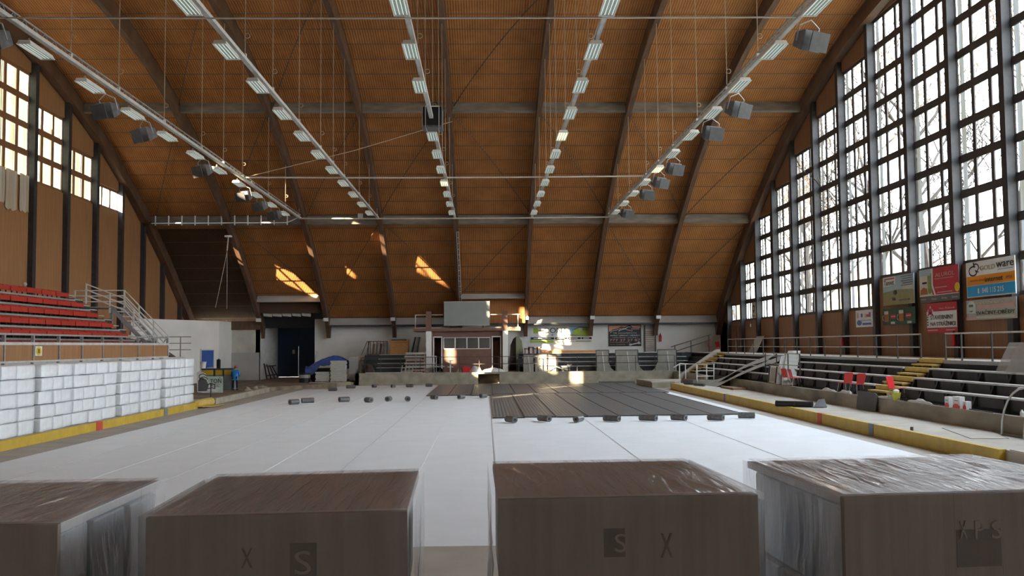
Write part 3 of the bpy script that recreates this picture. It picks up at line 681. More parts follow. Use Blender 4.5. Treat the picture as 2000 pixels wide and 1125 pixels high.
def make_lamp():
    r = thing('tube_light', 'x', 'ceiling light', (0, 0, 0))
    m = MB(); hw, hl = 0.22, 0.86
    m.add([(-hw, -hl, -0.10), (hw, -hl, -0.10), (hw, hl, -0.10), (-hw, hl, -0.10), (-hw*.8, -hl*.95, 0.03), (hw*.8, -hl*.95, 0.03), (hw*.8, hl*.95, 0.03), (-hw*.8, hl*.95, 0.03)],
          [(4, 5, 6, 7), (0, 1, 5, 4), (1, 2, 6, 5), (2, 3, 7, 6), (3, 0, 4, 7)])
    m.bar((-hw, -hl, -0.10), (hw, -hl, -0.10), 0.03); m.bar((-hw, hl, -0.10), (hw, hl, -0.10), 0.03); m.bar((-hw, -hl, -0.10), (-hw, hl, -0.10), 0.03); m.bar((hw, -hl, -0.10), (hw, hl, -0.10), 0.03)
    m.build('housing', 'lamp body', parent=r)
    m = MB()
    for k in range(4): c = -0.165+0.11*k; m.add([(c-0.055, -hl+.03, -0.095), (c, -hl+.03, -0.04), (c+0.055, -hl+.03, -0.095), (c-0.055, hl-.03, -0.095), (c, hl-.03, -0.04), (c+0.055, hl-.03, -0.095)], [(0, 1, 4, 3), (1, 2, 5, 4)])
    m.build('reflector', 'reflector', parent=r)
    for k in range(4): c = -0.165+0.11*k; MB().tube([(c, -hl+.06, -0.085), (c, hl-.06, -0.085)], 0.013, 6).build('tube', 'tube', parent=r)
    for y in (-0.5, 0.5): MB().bar((0, y, 0.02), (0, y, 0.185), 0.05, 0.03).build('bracket', 'galvanised', parent=r)
    return r
lamp0 = make_lamp(); first = True
LY = [27.0+4.33*k for k in range(11)]
for s, x in enumerate(TRX):
    n = 0
    for k, y in enumerate(LY):
        if s == 2 and k == 3: continue
        if s == 0 and k == 0: continue
        loc = (x+(-0.22 if s == 0 else -0.08), y, TZ0-0.25)
        lb = 'white four-tube light, %s from the near end of the %s' % (ORD[n], TN[s]); n += 1
        if first: lamp0.location = loc; lamp0['label'] = lb; lamp0['group'] = 'tube lights on the suspended tracks'; r = lamp0; first = False
        else: r = dup(lamp0, loc, lb, 'tube lights on the suspended tracks')
        if (s, k) in ((3, 4), (2, 7), (4, 6)):
            for c in r.children:
                if c.name.startswith('tube') and c.type == 'MESH': c.data = c.data.copy(); c.data.materials[0] = MATS['tube lit']
def make_speaker():
    r = thing('loudspeaker', 'x', 'loudspeaker', (0, 0, 0))
    m = MB(); m.prism([(-0.36, 0.26, 0.28), (0.36, 0.26, 0.28), (0.36, 0.26, -0.28), (-0.36, 0.26, -0.28)], (0, 0.01, 0))
    m = MB(); a = [(-0.40, -0.26, 0.32), (0.40, -0.26, 0.32), (0.40, -0.26, -0.32), (-0.40, -0.26, -0.32)]; c = [(-0.28, 0.26, 0.22), (0.28, 0.26, 0.22), (0.28, 0.26, -0.22), (-0.28, 0.26, -0.22)]
    m.add(a+c, [(0, 1, 2, 3), (7, 6, 5, 4), (0, 4, 5, 1), (1, 5, 6, 2), (2, 6, 7, 3), (3, 7, 4, 0)]); m.build('cabinet', 'speaker side', parent=r, bevel=0.03)
    MB().box((-0.37, -0.285, -0.29), (0.37, -0.255, 0.29)).build('grille', 'speaker grey', parent=r)
    MB().lathe([(0.2, 0.0), (0.17, 0.02), (0.05, 0.01)], (0, 0, 0), 14).build('cone', 'black', parent=r).rotation_euler = (math.pi/2, 0, 0)
    r.children[-1].location = (0, -0.285, 0)
    m = MB(); m.tube([(-0.42, 0, -0.05), (-0.42, 0, 0.42), (0, 0, 0.62), (0.42, 0, 0.42), (0.42, 0, -0.05)], 0.022, 5); m.build('bracket', 'galvanised', parent=r)
    return r
sp0 = make_speaker(); first = True
for s, yy in ((0, (29.2, 37.85, 42.15, 50.8, 59.5, 63.8, 68.1)), (4, (29.2, 37.85, 42.15, 50.8, 55.1, 59.5, 68.1))):
    for k, y in enumerate(yy):
        loc = (TRX[s]+(-0.35 if s == 0 else 0.3), y, TZ0-0.66)
        lb = 'dark angled loudspeaker, %s from the near end of the %s' % (ORD[k], TN[s]); rz = (-0.6 if s == 0 else 0.5)+0.15*math.sin(k*2.1)
        if first: r = sp0; sp0.location = loc; sp0['label'] = lb; sp0['group'] = 'loudspeakers under the outer tracks'; first = False
        else: r = dup(sp0, loc, lb, 'loudspeakers under the outer tracks')
        r.rotation_euler = (0.35, 0, rz)
# black box hung in the middle track
t = thing('hanging_heater', 'black square unit with pale frame straps hanging in the middle track', 'hanging unit', (-2.26, 42.4, 12.85))
m = MB(); m.box((-2.68, 42.0, 12.85), (-1.84, 42.9, 13.68)); m.build('casing', 'black', parent=t)
m = MB(); m.box((-2.70, 41.97, 12.78), (-1.82, 42.92, 12.86)); m.build('base_grille', 'speaker side', parent=t)
for dx in (-0.30, 0.29):
    m = MB(); m.tube([(-2.26+dx, 42.45, 13.75), (-2.26+dx, 41.95, 13.70), (-2.26+dx, 41.95, 12.80), (-2.26+dx*.9, 42.4, 12.74), (-2.26+dx*.9, 42.92, 12.76)], 0.022, 5); m.build('strap', 'galvanised', parent=t)
m = MB(); 
for (dx, dy) in ((-0.43, -0.42), (0.43, -0.42), (-0.43, 0.5), (0.43, 0.5)): m.bar((-2.26+dx, 42.4+dy, 12.8), (-2.26+dx, 42.4+dy, 13.7), 0.03)
m.build('frame', 'galvanised', parent=t)
m = MB(); m.box((-2.55, 41.96, 13.68), (-1.95, 42.2, 13.72)); m.build('top_plate', 'white metal', parent=t)
# cross cables
for i, (y, x0, x1, r_, z) in enumerate(((28.9, -26.5, 9.8, 0.028, TZ0-0.02), (56.9, -14.0, 9.6, 0.045, TZ0), (74.9, -14.3, 9.7, 0.055, TZ0-0.05))):
    pts = [(x0+(x1-x0)*k/10, y, z-0.05*math.sin(math.pi*k/10)) for k in range(11)]
    tag(MB().tube(pts, r_, 6).build('cross_cable', 'cable', origin=(x0, y, z)), ['pale cable spanning the hall nearest the photographer', 'pale cable spanning all five light tracks at mid depth', 'pale conduit joining the far ends of the light tracks'][i], 'cable', 'cross cables')
tag(MB().tube([(-14.1, 56.9, 13.2), (-8.0, 59.0, 15.2), (-2.0, 61.5, 17.6)], 0.022, 5).build('guy_wire', 'wire', origin=(-14.1, 56.9, 13.2)), 'thin guy wire rising from the outermost track toward the middle arch', 'wire')
tag(MB().box((-10.0+0.0, 76.2, 13.3), (-9.6, 76.4, 13.7)).build('junction_box', 'white metal', origin=(-10, 76.2, 13.3)), 'small white box mounted under the far beam between second and third arches', 'box')
# catwalk in the far corner
t = thing('hanging_catwalk', 'pale ladder-like catwalk rail hanging under the far beam near the gable', 'catwalk', (-21, 75.6, 12.9))
MB().bar((-25.9, 75.6, 12.92), (-15.4, 75.6, 12.92), 0.10, 0.07).build('bottom_rail', 'white metal', parent=t)
MB().bar((-15.4, 75.6, 12.92), (-14.6, 75.4, 13.25), 0.08, 0.06).build('end_brace', 'white metal', parent=t)
for i in range(11): x = -25.6+1.02*i; MB().bar((x, 75.6, 12.75), (x, 75.6, 13.5), 0.08, 0.06).build('post', 'white metal', parent=t)
MB().box((-26.3, 75.7, 12.95), (-15.2, 76.4, 13.0)).build('walkway', 'dark steel', parent=t)
# hoist ropes on the arch beside the gate
t = thing('hoist_rope', 'pair of pale ropes hanging from a clamp on the arch left of the gate', 'rope', (-20.3, 76.9, 12.0))
MB().box((-20.55, 76.7, 11.95), (-20.05, 77.1, 12.08)).build('clamp', 'white metal', parent=t)
MB().tube([(-20.3, 76.9, 12.0), (-20.42, 77, 10.8), (-20.9, 77.2, 8.6), (-21.4, 77.4, 6.4)], 0.02, 5).build('rope', 'cable', parent=t)
MB().tube([(-20.3, 76.9, 12.0), (-20.42, 77, 10.8), (-20.45, 77.2, 8.6), (-20.5, 77.4, 6.3)], 0.02, 5).build('rope', 'cable', parent=t)
MB().tube([(-20.3, 76.9, 12.0), (-20.42, 77, 10.9)], 0.05, 5).build('thimble', 'cable', parent=t)

# ------------------------------------------------------------------ on the rink: white fleece, dimpled mats, rolls
NS = 13; sw = 2.0
for i in range(NS):
    x0 = -13.75+sw*i; y1 = 74.0 if i == 0 else 79.9; zz = 0.006+0.005*(i % 2); y0 = 15.6+0.25*math.sin(i*2.3)*0.4
    o = tag(MB().box((x0, y0, 0.001), (x0+sw+0.04, y1, zz)).build('fleece_strip', 'geotextile', origin=(x0, y0, 0)), 'white fleece strip on the rink floor, %s from the foam stacks' % ORD[i], 'fleece strip', 'fleece strips on the rink')
    if i: MB().box((x0-0.012, y0, zz), (x0+0.018, y1, zz+0.004)).build('seam', 'seam', parent=o)
def mat_strip(x0, x1, y0, y1, label, group):
    o = tag(MB().box((x0+0.012, y0, 0.023), (x1-0.012, y1, 0.055)).build('dimpled_mat', 'dimpled mat', origin=(x0, y0, 0)), label, 'drainage mat', group)
    MB().box((x1-0.07, y0, 0.045), (x1-0.012, y1, 0.066)).build('lap_edge', 'mat edge', parent=o)
    MB().box((x0+0.012, y0-0.03, 0.023), (x1-0.012, y0+0.06, 0.06)).build('front_edge', 'mat edge', parent=o)
for i in range(8):
    x0 = 0.3+1.41*i; mat_strip(x0, x0+1.41, 42.6+0.12*i+0.35*math.sin(i*1.7)*.4, 63.4, 'dark dimpled mat strip of the near row, %s from its open white side' % ORD[i], 'near row of dimpled mats')
for i in range(11):
    x0 = -3.8+1.44*i; mat_strip(x0, x0+1.44, 62.0+0.2*math.sin(i*2.0) if i < 3 else 63.55, 79.6, 'dark dimpled mat strip of the far row, %s from the players gap side' % ORD[i], 'far row of dimpled mats')
def roll(px, py, ang, L, label, group, r=0.13):
    L *= 0.62
    p = at(px, py, Z=0.16); d = Vector((math.cos(ang), math.sin(ang), 0))
    m = MB(); n = 14; s = Vector((-d.y, d.x, 0)); prof = []
    o = tag(MB().tube([p-d*L/2, p+d*L/2], r, 18).build('mat_roll', 'rolled mat', origin=(p.x, p.y, 0), smooth=False), label, 'roll', group)
    MB().tube([p-d*(L/2+0.012), p+d*(L/2+0.012)], r*0.45, 10).build('core', 'black', parent=o)
    m = MB(); q = s*(r+0.004); m.prism([p-d*L/2+q*0.75+Vector((0, 0, r*.66)), p+d*L/2+q*0.75+Vector((0, 0, r*.66)), p+d*L/2+q*0.96+Vector((0, 0, r*.28)), p-d*L/2+q*0.96+Vector((0, 0, r*.28))], (0, 0, 0.02)); m.build('flap', 'mat edge', parent=o)
FR = [(998, 819, -1.05, 1.0), (1063, 817, -1.0, 1.1), (1130, 818, 1.1, 1.0), (1195, 817, -0.75, 1.2), (1266, 816, -0.7, 1.25), (1326, 815, -0.8, 1.1), (1398, 815, -0.7, 1.1), (1458, 811, -0.35, 1.1)]
for i, (px, py, a, L) in enumerate(FR): roll(px, py, a, L, 'dark rolled mat before the near mat row, %s from its open side' % ORD[i], 'rolls before the near mat row')
for i, (px, py, a, L) in enumerate(((848, 776, -0.9, 0.8), (901, 775, 1.0, 0.8), (944, 773, 0.9, 0.8))): roll(px, py, a, L, 'dark rolled mat at the front of the far mat row, %s from the gate' % ORD[i], 'rolls at the far mat row')
for i, (px, py, a, L) in enumerate(((574, 785, 0.85, 0.9), (601, 782, 0.5, 1.1), (672, 780, 0.7, 1.0), (720, 781, -0.9, 0.9), (759, 779, 1.35, 0.8), (796, 779, -1.4, 0.8))): roll(px, py, a, L, 'dark rolled mat loose on the white fleece, %s from the gate' % ORD[i], 'loose row of rolls on the fleece', 0.15)
for i, (px, py, a, L) in enumerate(((650, 760, -0.15, 0.95), (685, 755, 0.05, 1.1), (731, 754, 0.9, 0.5), (768, 754, 0.6, 0.5), (800, 753, -0.2, 0.85), (838, 752, -0.25, 0.8))): roll(px, py, a, L, 'dark rolled mat along the end wall edge of the fleece, %s from the gate' % ORD[i], 'rolls along the end wall')

# ------------------------------------------------------------------ white foam packages stacked behind the near kerb
def package(x0, x1, y0, y1, z0, z1, seed, mt='foam wrapped'):
    """soft-edged foam bundle tightly wrapped in film"""
    rnd = random.Random(seed); m = MB(); nx, ny, nz = 1, 5, 3
    bmx = bmesh.new(); bmesh.ops.create_cube(bmx, size=1.0)
    bmesh.ops.subdivide_edges(bmx, edges=bmx.edges, cuts=4, use_grid_fill=True)
    c = Vector(((x0+x1)/2, (y0+y1)/2, (z0+z1)/2)); sc = Vector((x1-x0, y1-y0, z1-z0))
    for v in bmx.verts:
        p = v.co; q = Vector((p.x*sc.x, p.y*sc.y, p.z*sc.z))
        ex = sum(1 for a in p if abs(abs(a)-0.5) < 1e-3)
        k = 1.0-(0.0 if ex < 2 else 0.015 if ex == 2 else 0.03)
        q = Vector((q.x*k, q.y*k, q.z*k)); nzv = noise.noise_vector(q*2.3+Vector((seed*3.7, seed, 0)))*0.022
        v.co = c+q+nzv
    me = bpy.data.meshes.new('foam_package'); 
    for v in bmx.verts: v.co -= Vector((c.x, c.y, z0))
    bmx.to_mesh(me); bmx.free(); me.materials.append(MATS[mt])
    for p in me.polygons: p.use_smooth = True
    o = bpy.data.objects.new('foam_package', me); COL.objects.link(o); o.location = (c.x, c.y, z0)
    md = o.modifiers.new('bevel', 'BEVEL'); md.width = 0.02; md.limit_method = 'ANGLE'
    return o
STK = [(28.6, 31.55, 3), (31.75, 34.15, 2), (34.55, 37.25, 3), (37.3, 41.7, 4), (42.15, 44.45, 2), (44.55, 47.3, 3), (47.95, 49.35, 2), (49.4, 51.0, 2), (51.05, 52.6, 1)]
PR = ['bottom', 'second', 'third', 'fourth', 'top']; sd_ = 0
for si, (ya, yb, nc) in enumerate(STK):
    for rI in range(5):
        z0 = 0.31+0.475*rI; n = nc if (rI+si) % 3 else max(1, nc-(1 if nc > 2 else 0)); cuts = [ya+(yb-ya)*i/n for i in range(n+1)]
        rnd = random.Random(si*10+rI)
        for i in range(1, n): cuts[i] += rnd.uniform(-0.16, 0.16)
        for cI in range(n):
            sd_ += 1; dx = rnd.uniform(-0.05, 0.04)
            o = package(-16.85+dx, -15.62+dx, cuts[cI]+0.014, cuts[cI+1]-0.014, z0, z0+0.452, sd_)
            tag(o, 'white film-wrapped foam package, %s layer, %s along, in %s stack behind the kerb' % (PR[rI], ORD[cI], ORD[si]), 'foam package', 'foam packages stacked behind the kerb')

# ------------------------------------------------------------------ four film-wrapped foam pallets in front of the photographer
def film_grid(quad, nu, nv, amp, seed, lift, along=0):
    """wrinkled sheet over a quad a,b,c,d (a->b = u, a->d = v)"""
    a, b_, c, d = [Vector(q) for q in quad]; nrm = (b_-a).cross(d-a).normalized(); m = MB()
    for j in range(nv+1):
        for i in range(nu+1):
            u, v = i/nu, j/nv; p = a.lerp(b_, u).lerp(d.lerp(c, u), v)
            h = noise.noise(Vector((p.x*3+seed, p.y*3, p.z*3)))*amp+noise.noise(Vector((p.x*14+p.y*6+seed, p.y*2.2, p.z*9)))*amp*0.5
            if along: h = amp*(2.2-5.5*abs(noise.noise(Vector((u*11+v*1.6+seed, v*1.5, seed))))-1.6*abs(noise.noise(Vector((u*36-v*2.0+seed, v*2.5, 3))))+1.2*noise.noise(Vector((u*5+seed, v*3, 7))))*0.8
            e = min(u, 1-u, v, 1-v); m.v.append(p+nrm*(lift+h*min(1, e*6)))
    for j in range(nv):
        for i in range(nu): k = j*(nu+1)+i; m.f.append([k, k+1, k+nu+2, k+nu+1]); m.m.append(0)
    return m
ZT = 2.5
PAL = [((-400, 1029), (113, 1021), (312, 935), (-130, 943)), ((285, 1008), (795, 995), (818, 917), (425, 928)), ((973, 973), (1480, 963), (1335, 897), (962, 903)), ((1648, 968), (2220, 952), (1890, 888), (1460, 898))]
PN = ['nearest the red seats', 'second from the red seats, stamped X S', 'third from the red seats, stamped S X', 'nearest the tall windows, side film torn']
for i, q in enumerate(PAL):
    A, B, C, D = [at(px, py, Z=ZT) for px, py in q]
    ctr = (A+B+C+D)/4
    t = thing('foam_pallet', 'grey-brown foam pallet wrapped in clear film, '+PN[i], 'pallet', (ctr.x, ctr.y, 0), 'wrapped pallets before the camera')
    dn = lambda p, z: Vector((p.x, p.y, z))
    # boards: cover on top and front, foam blocks stacked below
    fo = (D-A).normalized()*0.042; m = MB(); m.prism([dn(A+fo, ZT-0.048), dn(B+fo, ZT-0.048), dn(C, ZT-0.048), dn(D, ZT-0.048)], (0, 0, 0.04)); m.build('cover_board', 'cover top lightened', parent=t)
    off = (D-A).normalized()*0.04
    m = MB(); m.prism([dn(A, 0.15), dn(B, 0.15), dn(B, ZT-0.008), dn(A, ZT-0.008)], off); m.build('front_board', 'cover board', parent=t)
    MB().prism([dn(A, 0), dn(B, 0), dn(C, 0), dn(D, 0)], (0, 0, 0.14)).build('pallet_base', 'wood pallet', parent=t)
    ins = 0.035
    for li in range(5):
        z0 = 0.15+0.458*li
        for ci in range(3):
            f0, f1 = 0.035+0.965*ci/3, 0.035+0.965*(ci+1)/3
            s0 = 0.012+(0.05*((li*7+ci*3+i) % 3)/3); s1 = 0.012+(0.05*((li*5+ci*2+i) % 3)/3)
            a_, b_ = A.lerp(D, f0), B.lerp(C, f0); c_, d_ = B.lerp(C, f1-0.012), A.lerp(D, f1-0.012)
            pts = [a_.lerp(b_, s0), b_.lerp(a_, s1), c_.lerp(d_, s1), d_.lerp(c_, s0)]
            m = MB(); m.prism([dn(p, z0) for p in pts], (0, 0, 0.445 if li < 4 else 0.448)); m.build('foam_block', 'foam grey' if (li+ci) % 2 else 'foam', parent=t, bevel=0.012)
    film_grid((A, B, C, D), 170, 26, 0.006, i*9.1, 0.006, 1).build('top_film', 'film top', parent=t, smooth=True)
    film_grid((dn(A, 0.2), dn(B, 0.2), B, A), 30, 40, 0.004, i*5.3, 0.006).build('front_film', 'film front', parent=t, smooth=True)
    film_grid((dn(B, 0.2), dn(C, 0.2), C, B), 26, 40, 0.030, i*7.7, 0.03).build('side_film', 'film side', parent=t, smooth=True)
    film_grid((dn(D, 0.2), dn(A, 0.2), A, D), 26, 40, 0.030, i*3.9, 0.03).build('side_film', 'film side', parent=t, smooth=True)
    # stamped letters on the front board
    ux = (B-A).normalized(); nf = -(D-A).normalized()
    def stamp(ch, px, py, w, h, mt='print'):
        d = RCW @ Vector(((px-1000)/F, (562.5-py)/F, -1.0)); nrm = ux.cross(Vector((0, 0, 1))); tt = (A-EYE).dot(nrm)/d.dot(nrm); P = EYE+d*tt
        me = text_mesh(ch, 0.3, w, h); me.materials.clear(); me.materials.append(MATS[mt]); o = bpy.data.objects.new('stamp', me); COL.objects.link(o); o.parent = t
        nn2 = nrm.normalized(); nn2 = nn2 if nn2.y < 0 else -nn2; q2 = P+nn2*0.004-t.location
        o.matrix_local = Matrix(((ux.x, 0, nn2.x, q2.x), (ux.y, 0, nn2.y, q2.y), (0, 1, 0, q2.z), (0, 0, 0, 1)))
    def block(px, py, w, h):
        d = RCW @ Vector(((px-1000)/F, (562.5-py)/F, -1.0)); nrm = ux.cross(Vector((0, 0, 1))); tt = (A-EYE).dot(nrm)/d.dot(nrm); P = EYE+d*tt; hx = ux*w/2; hz = Vector((0, 0, h/2)); nn2 = nrm.normalized(); nn2 = nn2 if nn2.y < 0 else -nn2
        MB().prism([P-hx-hz, P+hx-hz, P+hx+hz, P-hx+hz], nn2*0.003).build('print_block', 'print', parent=t)
    if i == 1: stamp('X', 482, 1090, 0.045, 0.08); block(592, 1098, 0.11, 0.16); stamp('S', 592, 1098, 0.07, 0.10, 'cover board')
    if i == 2: block(1200, 1060, 0.10, 0.13); stamp('S', 1212, 1060, 0.055, 0.085, 'cover board'); stamp('X', 1302, 1065, 0.055, 0.11)
    if i == 3: block(1912, 1070, 0.22, 0.17); stamp('X', 1880, 1034, 0.035, 0.08, 'cover board'); stamp('P', 1912, 1034, 0.045, 0.08, 'cover board'); stamp('S', 1945, 1034, 0.05, 0.08, 'cover board')

# ------------------------------------------------------------------ red-seat stand along the left-hand gable
RX = [-19.6-0.84*k for k in range(6)]; RZ = [3.10+0.58*k for k in range(6)]       # row centres and tread heights, front to back
b = MB(); prof = [(-19.0, 0.3), (-19.0, 2.78), (-19.15, 2.78)]
for k in range(6): prof += [(RX[k]+0.42, prof[-1][1]), (RX[k]+0.42, RZ[k])]
prof += [(-24.6, RZ[5]), (-24.6, 0.3)]
b.prism([(x, 30, z) for x, z in prof], (0, 26.9, 0))
st = struct('terrace_red_seats', b, 'stand brown')
for k in range(6): MB().box((RX[k]+0.36, 30, RZ[k]-0.07), (RX[k]+0.44, 55.9-0.02*k, RZ[k]+0.015)).build('nosing', 'galvanised', parent=st)
MB().box((-19.02, 30, 0.3), (-18.97, 58.4, 2.80)).build('front_wall', 'bench white', parent=st)
for k in range(6):
    MB().box((RX[k]-0.4, 55.75, RZ[k]), (RX[k]+0.42, 56.85, RZ[k]+0.05)).build('aisle_step', 'bench white', parent=st)
    MB().box((RX[k]-0.02, 55.75, RZ[k]+0.05), (RX[k]+0.40, 56.85, RZ[k]+0.08)).build('aisle_step', 'dark steel', parent=st)
    MB().box((RX[k]-0.40, 55.75, RZ[k]+0.24), (RX[k]+0.0, 56.85, RZ[k]+0.29)).build('aisle_step', 'bench white', parent=st)
def make_seat():
    r = thing('stadium_bench', 'x', 'bench', (0, 0, 0))
    m = MB(); m.prism([(0.20, -0.81, 0.34), (0.22, -0.81, 0.29), (-0.12, -0.81, 0.26), (-0.24, -0.81, 0.44), (-0.22, -0.81, 0.48), (-0.08, -0.81, 0.33)], (0, 1.62, 0)); m.build('seat', 'red seat', parent=r, bevel=0.015)
    m = MB(); m.box((0.185, -0.81, 0.14), (0.215, 0.81, 0.36)); m.build('front_skirt', 'red seat', parent=r)
    for y in (-0.55, 0.0, 0.55): MB().prism([(0.12, y-0.03, 0), (0.16, y-0.03, 0), (0.17, y-0.03, 0.29), (-0.12, y-0.03, 0.28), (-0.12, y-0.03, 0.22), (0.10, y-0.03, 0.22)], (0, 0.06, 0)).build('leg', 'stand brown', parent=r)
    return r
s0 = make_seat(); first = True
for k in range(6):
    y = 55.5-0.85; n = 0
    while y > 33 and (948+RX[k]*1890/(y+0.9)) > -30:
        lb = 'red plastic bench seat, %s from the aisle stairs in the %s row from the front' % (ORD[min(n, 15)], ORD[k])
        if first: s0.location = (RX[k], y, RZ[k]); s0['label'] = lb; s0['group'] = 'red bench seats of the stand'; first = False
        else: dup(s0, (RX[k], y, RZ[k]), lb, 'red bench seats of the stand')
        y -= 1.70; n += 1
# front balustrade with wooden infill
t = thing('balustrade', 'pale steel balustrade with brown wooden panels along the front of the red-seat stand', 'balustrade', (-18.95, 45, 0.3))
py = [58.2-2.45*i for i in range(11)]
for y in py: MB().box((-18.97, y-0.05, 2.2), (-18.85, y+0.05, 3.85)).build('post', 'galvanised', parent=t)
MB().box((-18.96, py[-1], 3.78), (-18.84, py[0], 3.86)).build('top_rail', 'galvanised', parent=t)
MB().box((-18.96, py[-1], 3.38), (-18.84, py[0], 3.50)).build('mid_rail', 'bench white', parent=t)
MB().box((-18.96, py[-1], 2.66), (-18.84, py[0], 2.74)).build('bottom_rail', 'bench white', parent=t)
for a, c in zip(py[:-1], py[1:]): MB().box((-18.93, c+0.06, 2.74), (-18.89, a-0.06, 3.38)).build('panel', 'plywood warm', parent=t)
p = at(70, 690, X=-18.83)
sg = Sign('sector_sign', 'small white and yellow sector sign marked II on the wooden balustrade', 'sign', (-18.82, 41.1, 2.93), (0, 1, 0), (1, 0, 0), 0.62, 0.40, 'ink white', 0.02)
sg.disc('roundel', 'ink yellow', 0.31, 0.20, 0.24, 0.18); sg.text('II', 'ink ink', 0.31, 0.20, 0.16, 0.19)
# steel stairs at the end of the stand
t = thing('steel_stairs', 'grey steel stairs with pale handrails at the end of the red-seat stand', 'stairs', (-21.5, 58, 0.3))
MB().box((-24.8, 56.95, 5.58), (-21.7, 59.0, 5.66)).build('landing', 'galvanised', parent=t)
n = 10
for i in range(n):
    x = -21.7+0.265*i; z = 5.40-0.28*i; MB().box((x, 57.1, z-0.05), (x+0.28, 58.9, z)).build('tread', 'bench white', parent=t)
for y in (57.0, 58.95): MB().bar((-21.75, y, 5.55), (-19.05, y, 2.75), 0.06, 0.24).build('stringer', 'galvanised', parent=t)
for y, xs in ((57.0, -23.3), (58.95, -21.7)):
    for dz in (1.05, 0.72, 0.38):
        m = MB()
        if y < 58: m.tube([(-23.3, y, 5.95+dz), (-21.0, y, 5.05+dz), (-19.05, y, 2.85+dz)], 0.035 if dz > 1 else 0.045, 6)
        else: m.tube([(-24.7, y, 5.66+dz), (-21.75, y, 5.66+dz), (-19.05, y, 2.85+dz)], 0.035 if dz > 1 else 0.045, 6)
        m.build('handrail', 'white metal', parent=t)
    for i in range(4):
        x = (-23.25 if y < 58 else -21.75)+i*((4.15 if y < 58 else 2.65)/3); z = (6.0 if y < 58 else 5.66)
        zt = 5.95-(0.9/2.3)*(x+23.3) if (y < 58 and x < -21) else (5.05-2.2/1.95*(x+21.0) if y < 58 else 5.66-2.81/2.7*(x+21.75))
        MB().bar((x, y, zt-0.1), (x, y, zt+1.05), 0.08).build('post', 'white metal', parent=t)
for (x, y) in ((-21.8, 57.1), (-21.8, 58.8), (-24.4, 58.8)): MB().bar((x, y, 0.3), (x, y, 5.6), 0.14).build('support', 'galvanised', parent=t)
MB().bar((-24.7, 58.95, 5.6), (-24.7, 58.95, 6.75), 0.08).build('post', 'white metal', parent=t)
MB().prism([(-21.2, 58.0, 2.7), (-19.8, 58.0, 3.9), (-19.1, 58.0, 2.9), (-19.2, 58.0, 2.7)], (0, 0.04, 0)).build('side_plate', 'galvanised', parent=t)
t = thing('end_railing', 'pale steel railing closing the foot of the steel stairs', 'railing', (-19.6, 60.3, 0.3))
struct('platform_stair_foot', MB().box((-21.5, 57.0, 0.3), (-18.75, 60.9, 2.66)), 'bench white')
for x in (-20.3, -19.6, -18.85): MB().bar((x, 60.5, 2.66), (x, 60.5, 3.9), 0.06).build('post', 'galvanised', parent=t)
for z in (3.9, 3.5, 3.1): MB().bar((-20.3, 60.5, z), (-18.2, 60.5, z), 0.05).build('rail', 'galvanised', parent=t)
MB().bar((-20.3, 60.45, 2.7), (-19.7, 60.45, 3.85), 0.10, 0.05).build('brace', 'galvanised', parent=t)
def heap(name, c, rx, ry, h, mt, seed, label, cat, group=None, n=22, rough=0.25):
    """lumpy cloth or rubble heap"""
    m = MB(); vs = []; fs = []; R = 7; c = Vector(c)
    for i in range(R+1):
        f = i/R
        for j in range(n):
            a = 2*math.pi*j/n; nz_ = noise.noise(Vector((math.cos(a)*1.6+seed, math.sin(a)*1.6, f*1.5)))
            r = (f**0.75)*(1+rough*nz_); z = h*(1-f**1.8)*(1+rough*noise.noise(Vector((math.cos(a)*f*2+seed, math.sin(a)*f*2, 3)))*1.6)
            vs.append(c+Vector((rx*r*math.cos(a), ry*r*math.sin(a), max(z, 0.0))))
    for i in range(R):
        for j in range(n): fs.append((i*n+j, i*n+(j+1) % n, (i+1)*n+(j+1) % n, (i+1)*n+j))
    fs.append(tuple(R*n+j for j in range(n)))
    m.add(vs, fs); bmx = m.build(name, mt, origin=c, smooth=True); return tag(bmx, label, cat, group)
heap('cable_heap', (-19.6, 59.9, 2.67), 0.62, 0.4, 0.30, 'stand brown', 3, 'dark brown heap of cloth at the foot of the steel stairs', 'heap')
tag(MB().lathe([(0.01, -.12), (0.11, -.06), (0.13, 0.02), (0.09, .1), (0.01, .13)], (-26.88, 57.2, 7.0), 10).build('wall_lamp', 'white metal', origin=(-26.88, 57.2, 7.0)), 'small round white lamp on the brown gable above the red seats', 'lamp')

